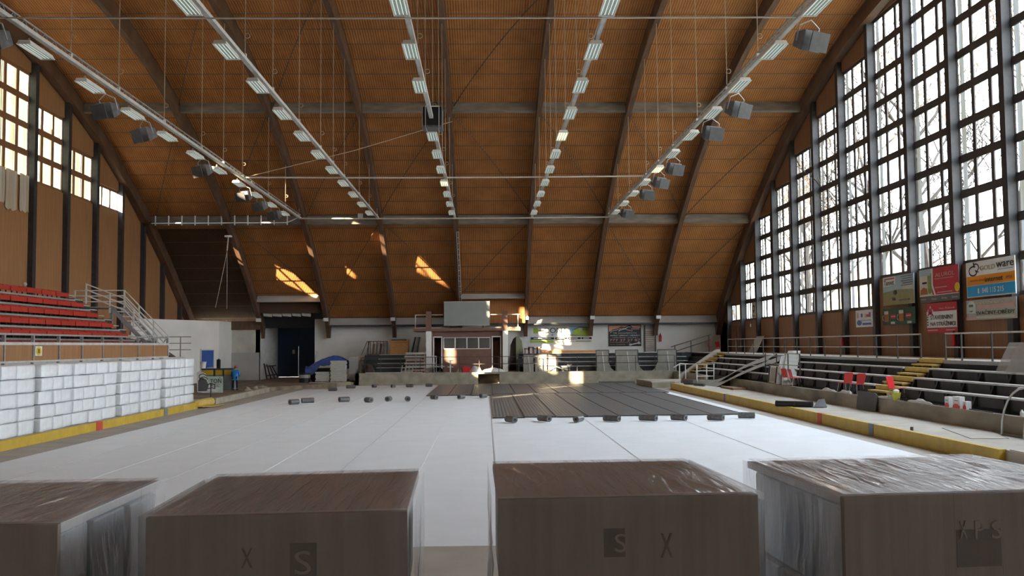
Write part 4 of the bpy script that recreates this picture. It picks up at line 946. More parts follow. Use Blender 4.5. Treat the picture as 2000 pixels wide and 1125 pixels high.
# ------------------------------------------------------------------ by the gate
GZ = 0.28
def skin_obj(name, verts, edges, radii, mt, parent=None, origin=None, sub=2, root=0):
    me = bpy.data.meshes.new(name); off = base_of(parent) if parent else Vector(origin)
    me.from_pydata([tuple(Vector(v)-off) for v in verts], edges, []); me.materials.append(MATS[mt])
    o = bpy.data.objects.new(name, me); COL.objects.link(o)
    if parent: o.parent = parent
    else: o.location = off
    md = o.modifiers.new('skin', 'SKIN'); md.use_smooth_shade = True
    for i, r in enumerate(radii):
        sv = me.skin_vertices[0].data[i]; sv.radius = r if isinstance(r, tuple) else (r, r); sv.use_root = (i == root)
    s = o.modifiers.new('sub', 'SUBSURF'); s.levels = sub; s.render_levels = sub
    return o
pf = at(459, 762, Z=GZ); PX, PY = pf.x, pf.y
def P3(x, y, z): return (PX+x, PY+y, GZ+z)
V = [P3(0, 0, .86), P3(0, .02, 1.05), P3(0, .05, 1.28), P3(0, .09, 1.40), P3(0, .14, 1.47), P3(0, .19, 1.57),
     P3(-.10, 0, .82), P3(-.12, -.02, .46), P3(-.13, 0.0, .08), P3(-.14, .16, .04),
     P3(.10, 0, .82), P3(.13, .0, .46), P3(.14, 0.02, .08), P3(.16, .18, .04),
     P3(-.20, .05, 1.32), P3(-.27, .06, 1.06), P3(-.22, .22, .90), P3(-.18, .30, .86),
     P3(.20, .05, 1.32), P3(.27, .06, 1.06), P3(.23, .20, .88), P3(.20, .28, .84)]
E = [(0, 1), (1, 2), (2, 3), (3, 4), (4, 5), (0, 6), (6, 7), (7, 8), (8, 9), (0, 10), (10, 11), (11, 12), (12, 13), (2, 14), (14, 15), (15, 16), (16, 17), (2, 18), (18, 19), (19, 20), (20, 21)]
Rr = [.13, .12, .13, .06, .055, .095, .085, .062, .045, .04, .085, .062, .045, .04, .06, .045, .032, .035, .06, .045, .032, .035]
pers = skin_obj('person', V, E, Rr, 'skin', origin=(PX, PY, GZ))
tag(pers, 'person in blue jacket and dark trousers standing with back turned by the bins', 'person')
skin_obj('jacket', [V[0], V[1], V[2], P3(0, .08, 1.385), V[14], V[15], P3(-.23, .19, .935), V[18], V[19], P3(.24, .17, .915), P3(0, -.01, .74)], [(0, 1), (1, 2), (2, 3), (2, 4), (4, 5), (5, 6), (2, 7), (7, 8), (8, 9), (0, 10)], [(.20, .16), (.19, .155), (.18, .15), .085, .085, .072, .058, .085, .072, .058, (.20, .16)], 'jacket', parent=pers)
skin_obj('trousers', [P3(0, 0, .82), V[6], V[7], P3(-.13, 0, .11), V[10], V[11], P3(.14, .02, .11)], [(0, 1), (1, 2), (2, 3), (0, 4), (4, 5), (5, 6)], [.15, .105, .085, .075, .105, .085, .075], 'trousers', parent=pers)
for sx in (-1, 1):
    q = V[8] if sx < 0 else V[12]; MB().lathe([(.075, 0), (.085, .03), (.07, .09), (.05, .13)], (q[0], q[1]+.03, GZ), 10).build('shoe', 'black', parent=pers)
MB().lathe([(.112, 1.555), (.118, 1.60), (.095, 1.66), (.04, 1.69), (.005, 1.695)], (PX, PY+.19, GZ), 12).build('cap', 'red cap', parent=pers)
MB().lathe([(.098, 1.50), (.106, 1.53), (.108, 1.56)], (PX, PY+.175, GZ), 12).build('hair', 'hair', parent=pers)
bins = [(393, 418, 'beside the foam stacks'), (420, 436, 'between its two neighbours'), (437, 454, 'beside the person in blue')]
for (x0, x1, nm) in bins:
    a = at(x0, 740, Y=68.2); c = at(x1, 740, Y=68.2)
    t = thing('waste_container', 'grey container with a yellow band along its top, '+nm, 'container', ((a.x+c.x)/2, 68.7, GZ), 'containers by the gate')
    MB().box((a.x, 68.2, GZ), (c.x, 69.2, GZ+1.42)).build('body', 'bin grey', parent=t, bevel=0.02)
    MB().box((a.x+.04, 68.17, GZ+1.06), (c.x-.04, 68.2, GZ+1.36)).build('band', 'bin yellow', parent=t)
    MB().box((a.x-.02, 68.16, GZ+1.42), (c.x+.02, 69.22, GZ+1.48)).build('lid', 'dark steel', parent=t)
    MB().box((c.x-.045, 68.17, GZ+.02), (c.x-.0, 68.2, GZ+1.42)).build('edge_post', 'dark steel', parent=t)
    m = MB(); w_ = (c.x-a.x)
    for i in range(3): m.prism([(a.x+w_*(.3+.15*i), 68.165, GZ+1.14), (a.x+w_*(.36+.15*i), 68.165, GZ+1.14), (a.x+w_*(.40+.15*i), 68.165, GZ+1.28), (a.x+w_*(.34+.15*i), 68.165, GZ+1.28)], (0, .005, 0))
    m.build('emblem', 'ink orange2', parent=t)
zt = GZ+1.49
a = at(397, 712, Y=68.6); tag(MB().lathe([(.16, 0), (.19, .30), (.22, .42), (.25, .47), (.20, .48)], (a.x, 68.6, zt), 14).build('white_tub', 'paper white', origin=(a.x, 68.6, zt)), 'white tub standing on the container nearest the foam stacks', 'tub')
a = at(427, 712, Y=68.7); t = thing('black_canister', 'tall narrow black canister standing on the middle container', 'canister', (a.x, 68.7, zt))
MB().box((a.x-.12, 68.58, zt), (a.x+.12, 68.82, zt+.62)).build('body', 'black', parent=t, bevel=0.03); MB().lathe([(.05, .62), (.05, .67), (.03, .68)], (a.x, 68.7, zt), 8).build('cap', 'speaker grey', parent=t)
a = at(411, 717, Y=68.7); heap('rag', (a.x, 68.7, zt), .28, .2, .09, 'pale slab', 5, 'crumpled pale rag on the container beside the white tub', 'rag')
# banner boards leaning in front of the containers
P_ = at(405, 768, Z=0.3); BY = P_.y
sg = Sign('banner_board', 'white board lettered TOŇ with black swirls leaning before the containers', 'sign', (at(396, 768, Y=BY).x, BY, 0.32), (1, 0, 0), (0, -1, 0), 1.28, 1.05, 'ink mint', 0.03)
sg.field('curl', 'ink white', [(-.35, .05), (.1, .0), (.55, .12), (.95, .05), (1.1, .32), (.5, .36), (.35, .7), (.15, 1.25), (-.2, 1.4), (-.4, 1.3)])
sg.field('slate_shape', 'ink slate', [(-.3, .1), (.25, .12), (.38, .45), (.22, .85), (-.05, .98), (-.3, .8)])  # slate grey part of the printed swirl graphic
sg.ring('swirl', 'ink ink', -.02, 1.05, .22, .16, .045, 20, 300); sg.ring('swirl', 'ink ink', .05, .82, .26, .2, .045, 10, 200)
sg.text('TOŇ', 'ink ink', .82, .80, .72, .36); sg.text('A.T.C.', 'ink ink', .80, .47, .55, .15)
sg.line('stroke', 'ink ink', [(.30, .28), (.62, .32), (.80, .26)], .05)
t = thing('black_post', 'thin black post with a hooked top at the end of the left kerb', 'post', (-15.42, 55.0, 0.3))
MB().tube([(-15.42, 55.0, 0.3), (-15.42, 55.0, 1.18)], .035, 6).build('shaft', 'black', parent=t); MB().tube([(-15.62, 55, 1.15), (-15.42, 55.0, 1.2), (-15.2, 55, 1.15), (-15.2, 55, .95)], .03, 6).build('hook', 'black', parent=t)
t = thing('kerb_cover', 'crumpled orange-yellow plastic cover rolled over the end of the left kerb', 'plastic cover', (-15.4, 54.0, 0))
MB().tube([(-15.45, 51.8, .22), (-15.38, 53.2, .24), (-15.30, 54.6, .22)], [.17, .21, .24], 10).build('roll', 'yellow faded', parent=t)
MB().ribbon([(-15.2, 51.9, .1), (-14.95, 52.9, .03), (-14.8, 54.0, .05), (-14.85, 54.9, .03)], (.22, 0, 0), .03).build('flap', 'yellow faded', parent=t)
# broken concrete and litter by the gate kerb
for i, (px, py, rx, h) in enumerate(((497, 760, .5, .18), (485, 764, .4, .2), (512, 757, .35, .16))):
    q = at(px, py, Z=.3); heap('concrete_chunk', (q.x, q.y, .30), rx, .25, h, 'raw concrete', 20+i, 'broken lump of concrete on the gate kerb, '+['nearest the gate', 'the middle one', 'nearest the rink'][i], 'rubble', 'broken concrete lumps', n=9, rough=.7)
q = at(645, 752, Z=.25)
struct('kerb_stub', MB().box((-14.2, 78.6, 0), (-10.9, 79.0, .38)), 'raw concrete')
# leaning timber by the recess wall
t = thing('timber_rack', 'dark timber frame leaning on the white recess wall left of the gate', 'frame', (-19.9, 91, GZ))
for i in range(4): MB().bar((-20.0+.12*i, 89.5+1.1*i, GZ), (-20.3, 89.6+1.1*i, GZ+1.45-.1*i), .12, .08).build('upright', 'stand brown', parent=t)
for z in (.35, 1.2): MB().bar((-20.05, 89.5, GZ+z), (-19.95, 92.9, GZ+z), .09).build('rail', 'stand brown', parent=t)
# pallets of pale slabs, tarpaulin, barrel
def slab_stack(x0, x1, y0, y1, z0, n, hh, label, mt='pale slab', jig=.03):
    t = thing('slab_stack', label, 'stack of slabs', ((x0+x1)/2, (y0+y1)/2, z0), 'stacks of pale slabs')
    for i in range(3): MB().box((x0+(x1-x0)*(.0+.42*i), y0, z0), (x0+(x1-x0)*(.14+.42*i), y1, z0+.10)).build('pallet_bearer', 'wood pallet', parent=t)
    for i in range(n):
        d = jig*math.sin(i*2.4+x0); MB().box((x0+d, y0+d, z0+.10+hh*i), (x1+d, y1+d, z0+.10+hh*(i+1)-.012)).build('slab', mt, parent=t)
slab_stack(-12.72, -11.52, 80.0, 81.0, GZ, 13, .13, 'tall pallet stack of pale slabs before the blue tarpaulin')
slab_stack(-13.95, -12.82, 80.1, 81.1, GZ, 6, .13, 'low pallet stack of pale slabs left of the tall one')
slab_stack(-11.40, -10.85, 81.4, 83.2, GZ, 19, .105, 'tall stack of grey sheets beside the raw concrete wall end', 'fascia', .015)
def tarp():
    m = MB(); NU, NV = 26, 10
    for j in range(NV+1):
        for i in range(NU+1):
            u, v = i/NU, j/NV; x = -15.1+3.7*u; y = 81.6+1.5*v
            ridge = 1.25+0.95*math.sin(math.pi*min(1, max(0, (u-.05)/1.05)))**1.0*(0.6+0.5*u); z = GZ+ridge+0.16*noise.noise(Vector((u*7, v*4, 2)))
            if j == 0: z -= 0.75*(0.5+0.7*abs(math.sin(u*9))*(1-u*.6)); y += .05
            if j == 1: z -= .12
            m.v.append(Vector((x, y, max(z, GZ+.3))))
    for j in range(NV):
        for i in range(NU): k = j*(NU+1)+i; m.f.append([k, k+1, k+NU+2, k+NU+1]); m.m.append(0)
    return m
t = tag(tarp().build('tarpaulin', 'blue tarp', origin=(-13.2, 82.3, GZ), smooth=True), 'crumpled blue tarpaulin thrown over a pile beside the navy gate', 'tarpaulin')
t = thing('machine', 'dark machine with tyres under the blue tarpaulin', 'machine', (-13.5, 82.4, GZ))
MB().box((-14.6, 81.9, GZ+.35), (-11.8, 83.0, GZ+1.15)).build('body', 'black', parent=t, bevel=.06)
for x in (-14.3, -12.2): MB().tube([(x, 81.75, GZ+.38), (x, 82.05, GZ+.38)], .38, 16).build('wheel', 'black', parent=t)
MB().tube([(-14.4, 81.8, GZ+1.1), (-14.15, 81.9, GZ+2.6)], .035, 5).build('lever', 'galvanised', parent=t)
t = thing('barrel', 'dark barrel with a pale band standing by the navy gate', 'barrel', (-14.95, 80.7, GZ))
MB().lathe([(.44, 0), (.46, .05), (.46, .75), (.42, .8)], (-14.95, 80.7, GZ), 18).build('drum', 'black', parent=t); MB().lathe([(.47, .38), (.475, .4), (.475, .62), (.47, .64)], (-14.95, 80.7, GZ), 18).build('band', 'fascia', parent=t)

# ------------------------------------------------------------------ far end: booth, scoreboard, balustrade, odds and ends
BY = 83.0
def fx(px, Y=BY, py=690): return at(px, py, Y=Y).x
t = thing('announcer_booth', 'brown announcer booth with dark windows behind the rink end wall', 'booth', (-1.5, 84, 0.98))
x0, x1 = fx(844), fx(988)
wx0, wx1, wz0, wz1 = fx(866), fx(958), 2.92, 3.92
dx0, dx1, ex0, ex1 = fx(846), fx(864), fx(960.5), fx(979)
m = MB()
m.box((x0, BY, .98), (dx0, BY+.2, 4.45)).box((dx1, BY, .98), (ex0, BY+.2, wz0)).box((dx1, BY, wz0), (wx0, BY+.2, wz1)).box((wx1, BY, wz0), (ex0, BY+.2, wz1)).box((ex1, BY, .98), (x1, BY+.2, 4.45)).box((dx0, BY, wz1), (ex1, BY+.2, 4.45))
m.box((x0, BY+.2, .98), (x0+.15, BY+3, 4.45)).box((x1-.15, BY+.2, .98), (x1, BY+3, 4.45)).box((x0, BY+2.9, .98), (x1, BY+3, 4.45)); m.build('walls', 'booth brown', parent=t)
MB().box((x0, BY+.2, 1.0), (x1, BY+2.9, 1.06)).build('inner_floor', 'booth dark', parent=t)
MB().box((fx(808), BY-.45, 4.45), (fx(1017), BY+3.2, 4.72)).build('roof_slab', 'booth brown', parent=t)
MB().box((x0, BY-.02, 4.1), (x1, BY+.0, 4.45)).build('fascia_band', 'booth brown', parent=t)
wd = (wx1-wx0)/4
for i in range(4):
    f = MB(); a, c = wx0+wd*i, wx0+wd*(i+1)
    f.box((a, BY-.03, wz0), (a+.05, BY+.03, wz1)).box((c-.05, BY-.03, wz0), (c, BY+.03, wz1)).box((a, BY-.03, wz0), (c, BY+.03, wz0+.06)).box((a, BY-.03, wz1-.05), (c, BY+.03, wz1)); f = f.build('window_frame', 'white metal', parent=t)
    MB().box((a+.05, BY, wz0+.06), (c-.05, BY+.01, wz1-.05)).build('pane', 'booth glass', parent=f)
for a, c in ((dx0, dx1), (ex0, ex1)):
    f = MB(); f.box((a, BY-.04, 1.3), (a+.09, BY+.04, wz1+.06)).box((c-.09, BY-.04, 1.3), (c, BY+.04, wz1+.06)).box((a, BY-.04, wz1-.0), (c, BY+.04, wz1+.09)); f.build('door_frame', 'white metal', parent=t)
MB().box((ex0+.1, BY+1.2, 1.3), (ex1-.1, BY+1.26, 3.6)).build('inner_door', 'brown door', parent=t)
for px in (837.5, 987): x = fx(px, BY-.3); MB().box((x-.22, BY-.5, .98), (x+.22, BY-.1, 4.45)).build('pillar', 'white plaster', parent=t)
for px in (837.5, 986.5): x = fx(px, BY-.3); MB().box((x-.23, BY-.5, 4.72), (x+.23, BY-.1, 6.15)).build('roof_post', 'booth brown', parent=t)
for (a, c) in ((fx(812), fx(866)), (fx(957), fx(1016))):
    m = MB(); m.bar((a, BY-.3, 5.85), (c, BY-.3, 5.85), .07); m.bar((a, BY-.3, 4.75), (c, BY-.3, 4.75), .06); m.build('roof_rail', 'rail beige', parent=t)
for px in (812, 1012): MB().bar((fx(px), BY-.3, 4.7), (fx(px), BY-.3, 5.85), .08).build('roof_rail_post', 'rail beige', parent=t)
for (px, w_, mt) in ((897, .28, 'ink cream'), (904, .16, 'ink cream'), (885, .12, 'ink dirty')): MB().box((fx(px)-w_/2, BY+.35, wz0-.05), (fx(px)+w_/2, BY+.6, wz0+.22)).build('desk_item', mt, parent=t)
MB().box((dx1, BY+.25, wz0-.12), (ex0, BY+.8, wz0-.05)).build('desk', 'booth dark', parent=t)
t = thing('scoreboard', 'large plain grey scoreboard standing on the booth roof', 'scoreboard', (fx(912), BY-.4, 4.72))
MB().box((fx(867.5, BY-.5), BY-.5, 4.95), (fx(957, BY-.5), BY-.15, 6.95)).build('face', 'board grey', parent=t)
for z in (4.95, 6.95): MB().bar((fx(867.5), BY-.5, z), (fx(957), BY-.5, z), .08, .06).build('trim', 'fascia', parent=t)
for px in (880, 944): MB().bar((fx(px), BY-.3, 4.72), (fx(px), BY-.3, 4.97), .1).build('foot', 'dark steel', parent=t)
t = thing('cable_ladder', 'narrow white cable ladder running down the middle arch', 'cable ladder', (-2.0, 86, 7))
pts = [(-2.18, y, vz(y)+vn(y)[1]*1.08) for y in (77.8, 80, 82, 84)]+[(-2.18, 85.4, 7.0)]
for d in (-.06, .1): MB().tube([(p_[0]+d, p_[1]-.75, p_[2]) for p_ in pts], .025, 4).build('stile', 'white metal', parent=t)
for i in range(14):
    f = i/13*(len(pts)-1.001); k = int(f); q = Vector(pts[k]).lerp(Vector(pts[k+1]), f-k); MB().bar((q.x-.06, q.y-.75, q.z), (q.x+.1, q.y-.75, q.z), .03).build('rung', 'white metal', parent=t)
# balustrade on the end wall
t = thing('end_balustrade', 'long thin dark balustrade on the raw concrete end wall', 'balustrade', (2.5, 80.65, 1.0))
xs = [-10.3+1.63*i for i in range(17)]
for x in xs: MB().bar((x, 80.65, .98), (x, 80.65, 2.28), .05).build('post', 'dark pipe', parent=t)
for z in (2.28, 1.68): MB().bar((xs[0], 80.65, z), (xs[-1], 80.65, z), .05).build('rail', 'dark pipe', parent=t)
t = thing('white_post', 'short white steel post with crossbars before the announcer booth', 'post', (fx(879.5, 80.9), 80.9, 1.0)); x = fx(879.5, 80.9)
MB().bar((x, 80.95, .98), (x, 80.95, 2.0), .10).build('upright', 'white metal', parent=t)
for z in (1.98, 1.45): MB().bar((x-.25, 80.95, z), (x+.25, 80.95, z), .06).build('crossbar', 'white metal', parent=t)
# benches of the far terrace (planks on brackets)
def plank(x0, x1, y, z, label, group, mt='bench white'):
    t = thing('bench', label, 'bench', ((x0+x1)/2, y, z), group)
    MB().box((x0, y-.06, z+.0), (x1, y+.30, z+.055)).build('plank', mt, parent=t)
    n = max(2, int((x1-x0)/1.6))
    for i in range(n): xx = x0+.2+(x1-x0-.4)*i/(n-1); MB().prism([(xx-.06, y-.02, z), (xx-.06, y-.05, z-.02), (xx-.06, y-.02, z-.30)], (.12, 0, 0)).build('bracket', 'bracket grey', parent=t)
for k in range(4):
    plank(-9.2, -5.5, FY[k+1], FZ[k+1]+.005, 'grey bench plank on the short far terrace, %s tier up' % ORD[k], 'benches of the short far terrace', 'grey plank')
    plank(3.2, 17.4, FY[k+1], FZ[k+1]+.005, 'pale bench plank on the far terrace below the posters, %s tier up' % ORD[k], 'benches of the far terrace')
# things on the short far terrace
def cage(xa, xb, y, z, h, label, slant):
    t = thing('steel_cage', label, 'cage', ((xa+xb)/2, y, z))
    for i in range(7): x = xa+(xb-xa)*i/6; MB().bar((x-(slant if i < 1 else 0), y, z), (x, y, z+h), .05).build('bar', 'dark pipe', parent=t)
    for zz in (0.04, h): MB().bar((xa, y, z+zz), (xb, y, z+zz), .06).build('rail', 'dark pipe', parent=t)
    for x in (xa, xb): MB().bar((x, y, z+h), (x, y+.9, z+h), .05).build('side_rail', 'dark pipe', parent=t); MB().bar((x, y+.9, z), (x, y+.9, z+h), .05).build('rear_post', 'dark pipe', parent=t)
cage(fx(717, 84.8), fx(755, 84.8), 84.8, 2.46, 1.18, 'dark steel cage on the short far terrace left of the wooden crate', .5)
t = thing('planks_in_cage', 'worn boards standing upright inside the dark steel cage', 'boards', (fx(740, 85.2), 85.2, 2.46))
for i in range(4): x = fx(728+7*i, 85.2); MB().bar((x, 85.2, 2.46), (x+.1, 85.4, 3.45+.1*(i % 2)), .2, .05).build('board', ['pinkish wood', 'grey plank', 'booth brown', 'grey plank'][i], parent=t)
t = thing('wooden_crate', 'orange-brown wooden crate with open lid on the short far terrace', 'crate', (fx(779, 84.6), 84.9, 2.46))
a, c = fx(762, 84.6), fx(797, 84.6)
MB().box((a, 84.6, 2.46), (c, 85.7, 3.55)).build('box', 'crate', parent=t); MB().box((a-.03, 84.56, 3.55), (c+.03, 85.72, 3.78)).build('lid', 'crate', parent=t)
MB().box((a+.12, 84.54, 3.72), (c-.12, 84.58, 3.80)).build('lid_opening', 'black', parent=t); MB().bar((a, 84.58, 3.54), (c, 84.58, 3.54), .03).build('batten', 'stand brown', parent=t)
for i, (px, dx_, mt) in enumerate(((802, .35, 'ink dkgreen'), (807, .3, 'bench white'), (812, .25, 'ink slate'))):
    x = fx(px, 85); tag(MB().prism([(x, 84.7+.15*i, 2.46), (x+.10, 84.7+.15*i, 2.46), (x+.10+dx_, 85.0+.15*i, 4.0), (x+dx_, 85.0+.15*i, 4.0)], (0, .9, 0)).build('leaning_sheet', mt, origin=(x, 84.8, 2.46)), ['dark green', 'white', 'slate grey'][i]+' panel leaning between the wooden crate and the white pillar', 'panel', 'panels beside the crate')
t = thing('wooden_bench_stack', 'stacked brown slatted benches between short far terrace and white pillar', 'benches', (fx(812, 81.6), 81.8, .98))
for i in range(6): MB().box((fx(790+3*(i % 2), 81.6), 81.5, 1.1+.28*i), (fx(831, 81.6), 81.85, 1.28+.28*i)).build('slat', 'pinkish wood' if i % 3 == 0 else 'grey plank', parent=t)
for px in (793, 812, 829): MB().bar((fx(px, 81.6), 81.7, .98), (fx(px, 81.6), 81.7, 2.6), .09).build('post', 'pinkish wood', parent=t)
t = thing('lattice_gate', 'short timber lattice lying on the end wall before the far terrace', 'lattice', (fx(794, 81), 81.0, 1.0))
for i in range(4): MB().bar((fx(784+7*i, 81.05), 81.05, 1.0), (fx(786+7*i, 81.05), 81.05, 1.62), .08).build('upright', 'grey plank', parent=t)
for z in (1.12, 1.42): MB().bar((fx(783, 81.05), 81.0, z), (fx(806, 81.05), 81.0, z), .08).build('rail', 'grey plank', parent=t)
heap('tyre_heap', (fx(721, 81.4), 81.5, 1.0), .55, .35, .75, 'stand brown', 9, 'dark heap of scrap at the gate end of the short far terrace', 'heap')
t = thing('side_rails', 'dark step railing at the gate end of the short far terrace', 'railing', (fx(708, 81), 81.2, .98))
for px in (703, 708, 713): MB().bar((fx(px, 81.1), 81.1, .98), (fx(px, 81.1), 81.1, 2.05), .05).build('post', 'dark pipe', parent=t)
MB().bar((fx(703, 81.1), 81.1, 2.05), (fx(714, 81.1), 81.1, 2.05), .05).build('rail', 'dark pipe', parent=t); MB().bar((fx(714, 81.1), 81.1, 2.05), (fx(721, 84), 84.0, 3.6), .05).build('rail', 'dark pipe', parent=t)
MB().box((-10.2, 80.85, 1.0), (-1.5, 81.15, 1.06))
tag(MB().box((-9.9, 80.42, 1.002), (-5.2, 80.58, 1.07)).build('long_plank', 'grey plank', origin=(-8, 80.65, 1.0)), 'long grey plank lying on top of the end wall near the gate', 'plank')
# in front of the booth
t = thing('red_toolbox', 'bright red canister box in front of the announcer booth', 'box', (fx(910, 81.3), 81.3, .98)); a, c = fx(903.5, 81.2), fx(917.5, 81.2)
MB().box((a, 81.1, .98), (c, 81.6, 1.42)).build('body', 'red plastic', parent=t, bevel=.03); MB().bar((a+.15, 81.3, 1.50), (c-.15, 81.3, 1.50), .06).build('handle', 'red plastic', parent=t)
for x in (a+.15, c-.15): MB().bar((x, 81.3, 1.40), (x, 81.3, 1.52), .05).build('handle_post', 'red plastic', parent=t)
heap('sack', (fx(930, 81.6), 81.6, .98), .55, .35, .5, 'white sheet', 13, 'pale grey sack beside the red canister box', 'sack')
heap('white_bundle', (fx(963, 81.6), 81.7, .98), 1.05, .4, .34, 'white sheet', 14, 'long white bundle of sheeting before the booth door', 'bundle')
heap('rubble', (fx(897, 81.5), 81.5, .98), .35, .3, .3, 'raw concrete', 15, 'small pale rubble pile left of the red canister box', 'rubble', rough=.6)
t = thing('tubular_trolley', 'white tubular frame standing by the left booth door', 'frame', (fx(846, 82), 82.3, .98))
for px in (843, 848, 852): MB().bar((fx(px, 82.2), 82.2, .98), (fx(px, 82.2), 82.2, 2.35), .05).build('post', 'white metal', parent=t)
for z in (2.35, 1.75): MB().bar((fx(842, 82.2), 82.2, z), (fx(853, 82.2), 82.2, z), .05).build('rail', 'white metal', parent=t)
t = thing('low_table', 'low dark table under the left booth door', 'table', (fx(854, 81.9), 82, .98)); MB().box((fx(843, 81.9), 81.8, 1.42), (fx(868, 81.9), 82.4, 1.50)).build('tabletop', 'ink dirty', parent=t)
for px in (845, 866): MB().box((fx(px, 81.9)-.04, 81.9, .98), (fx(px, 81.9)+.04, 82.3, 1.42)).build('leg', 'stand brown', parent=t)
# niche right of the booth
t = thing('arched_panel', 'grey-green arched sheet leaning in the niche right of the booth', 'sheet', (fx(1014, 84.5), 84.5, .98))
MB().prism([(fx(1008, 84.5), 84.5, 1.0), (fx(1022, 84.5), 84.5, 1.0), (fx(1022, 84.5), 84.5, 2.8), (fx(1019, 84.5), 84.5, 3.6), (fx(1014, 84.5), 84.5, 3.95), (fx(1008, 84.5), 84.5, 4.0)], (0, .06, 0)).build('sheet', 'ink olive', parent=t)
MB().prism([(fx(995, 85), 85, 1.0), (fx(1008, 85), 85, 1.0), (fx(1008, 85), 85, 3.95), (fx(1003, 85), 85, 3.8), (fx(997, 85), 85, 3.2)], (0, .06, 0)).build('dark_sheet', 'stand brown', parent=t)
# rink board panels with curved feet standing on the far terrace
def curved_panel(pa, pb, y, z, h, label, left, right, mt='mat strip'):
    xa, xb = fx(pa, y), fx(pb, y); t = thing('rink_board', label, 'panel', ((xa+xb)/2, y, z), 'worn rink board panels')
    poly = [(xa-(left*.45), y, z), (xb+(right*.45), y, z), (xb+right*.18, y, z+.25), (xb, y, z+.7), (xb, y, z+h), (xa, y, z+h), (xa, y, z+.7), (xa-left*.18, y, z+.25)]
    MB().prism(poly, (0, .05, 0)).build('sheet', mt, parent=t)
    m = MB(); m.bar((xa, y-.02, z+h), (xb, y-.02, z+h), .05); m.bar((xa, y-.02, z+h), (xa, y-.02, z+.7), .05); m.bar((xb, y-.02, z+h), (xb, y-.02, z+.7), .05); m.build('edge_frame', 'dark pipe', parent=t)
    xm = xa+(xb-xa)*.55; MB().bar((xm+.1, y-.02, z), (xm-.05, y-.02, z+h*.92), .10, .03).build('strut', 'bench white', parent=t)
curved_panel(1164, 1189, 81.5, .98, 1.75, 'worn curved rink board panel, nearest the green and white poster', 0, 1)
curved_panel(1202, 1246, 81.5, .98, 1.75, 'widest worn curved rink board panel, below the black car poster', 0, 1)
curved_panel(1284, 1321, 81.5, .98, 1.75, 'worn curved rink board panel, below the red extinguisher', 1, 0)
for i, (pa, pb) in enumerate(((1022, 1042), (1045, 1068), (1070, 1086))): curved_panel(pa, pb, 81.4, .98, 1.45, 'worn straight panel right of the booth, %s from it' % ORD[i], 0, 0, 'grey plank')
# pinkish bench frames and the fallen white board under the green poster
for i, px in enumerate((1026, 1034, 1043, 1050)):
    x = fx(px, 83.2); t = thing('sawhorse', 'small pinkish wooden frame behind the straight panels, %s from the booth' % ORD[i], 'frame', (x, 83.9, 2.12), 'pinkish wooden frames')
    for d in (0, .32): MB().bar((x+d, 83.8, 2.12), (x+d, 83.8, 2.95+.1*(i % 2)), .12).build('leg', 'pinkish wood', parent=t)
    MB().bar((x-.08, 83.8, 2.9+.1*(i % 2)), (x+.42, 83.8, 2.9+.1*(i % 2)), .12).build('top_bar', 'pinkish wood', parent=t)
tag(MB().prism([(fx(1056, 84.6), 84.6, 2.46), (fx(1140, 84.6), 84.6, 2.46), (fx(1144, 84.6), 84.6, 3.1), (fx(1060, 84.6), 84.6, 3.3)], (0, .06, .0)).build('white_board', 'white plaster', origin=(fx(1100, 84.6), 84.6, 2.46)), 'long white board standing below the green and white poster', 'board')
tag(MB().box((fx(1056, 84.3), 84.35, 2.52), (fx(1172, 84.3), 84.6, 2.72)).build('timber_beam', 'ink orange2', origin=(fx(1110, 84.3), 84.4, 2.52)), 'pale orange timber beam lying below the green and white poster', 'beam')
for px in (1101, 1132, 1165): MB().box((fx(px, 84.3)-.1, 84.3, 2.5), (fx(px, 84.3)+.1, 84.65, 2.8))
t = thing('folded_trestle', 'pale folded trestle bars leaning behind the balustrade', 'trestle', (fx(1085, 81.1), 81.1, .98)); MB().tube([(fx(1066, 81.1), 81.1, 1.02), (fx(1085, 81.1), 81.15, 1.42), (fx(1108, 81.1), 81.1, 1.04)], .04, 5).build('bar', 'rail beige', parent=t)
# posters on the white far wall
FW = YF-0.02
def far_sign(name, label, bl, tr, base): a = at(*bl, Y=FW); c = at(*tr, Y=FW); return Sign(name, label, 'poster', (a.x, FW-.03, a.z), (1, 0, 0), (0, -1, 0), c.x-a.x, c.z-a.z, base)
g = far_sign('poster', 'white and lime green poster lettered CONT on the white far wall', (1037, 669.5), (1155, 632.5), 'ink white'); w, h = g.w, g.h
g.rect('green_square', 'ink lime', w*.04, h*.50, w*.115, h*.80); g.rect('dash', 'ink lime', w*.115, h*.62, w*.19, h*.67); g.rect('square_end', 'ink ink', w*.175, h*.61, w*.23, h*.68)
g.ring('letter_c', 'ink slate', w*.26, h*.66, w*.042, h*.125, .10, 40, 320); g.text('ONT', 'ink ink', w*.455, h*.66, w*.28, h*.28)
g.rect('picture_sky', 'ink skyblue', w*.64, h*.34, w*.985, h*.90); g.field('picture_roof', 'ink slate', [(w*.67, h*.66), (w*.80, h*.86), (w*.985, h*.80), (w*.985, h*.70), (w*.80, h*.74)]); g.field('picture_building', 'ink lime', [(w*.69, h*.42), (w*.70, h*.64), (w*.80, h*.80), (w*.985, h*.76), (w*.985, h*.42), (w*.84, h*.36)]); g.field('picture_ground', 'ink olive', [(w*.64, h*.34), (w*.985, h*.34), (w*.985, h*.42), (w*.84, h*.37), (w*.64, h*.46)])
g.text('Ener', 'ink dkgreen', w*.90, h*.70, w*.09, h*.10); g.rect('picture_label', 'ink cream', w*.795, h*.64, w*.85, h*.78); g.text('&', 'ink ink', w*.355, h*.42, w*.035, h*.08)
g.rect('black_band', 'ink ink', 0, h*.17, w, h*.28)
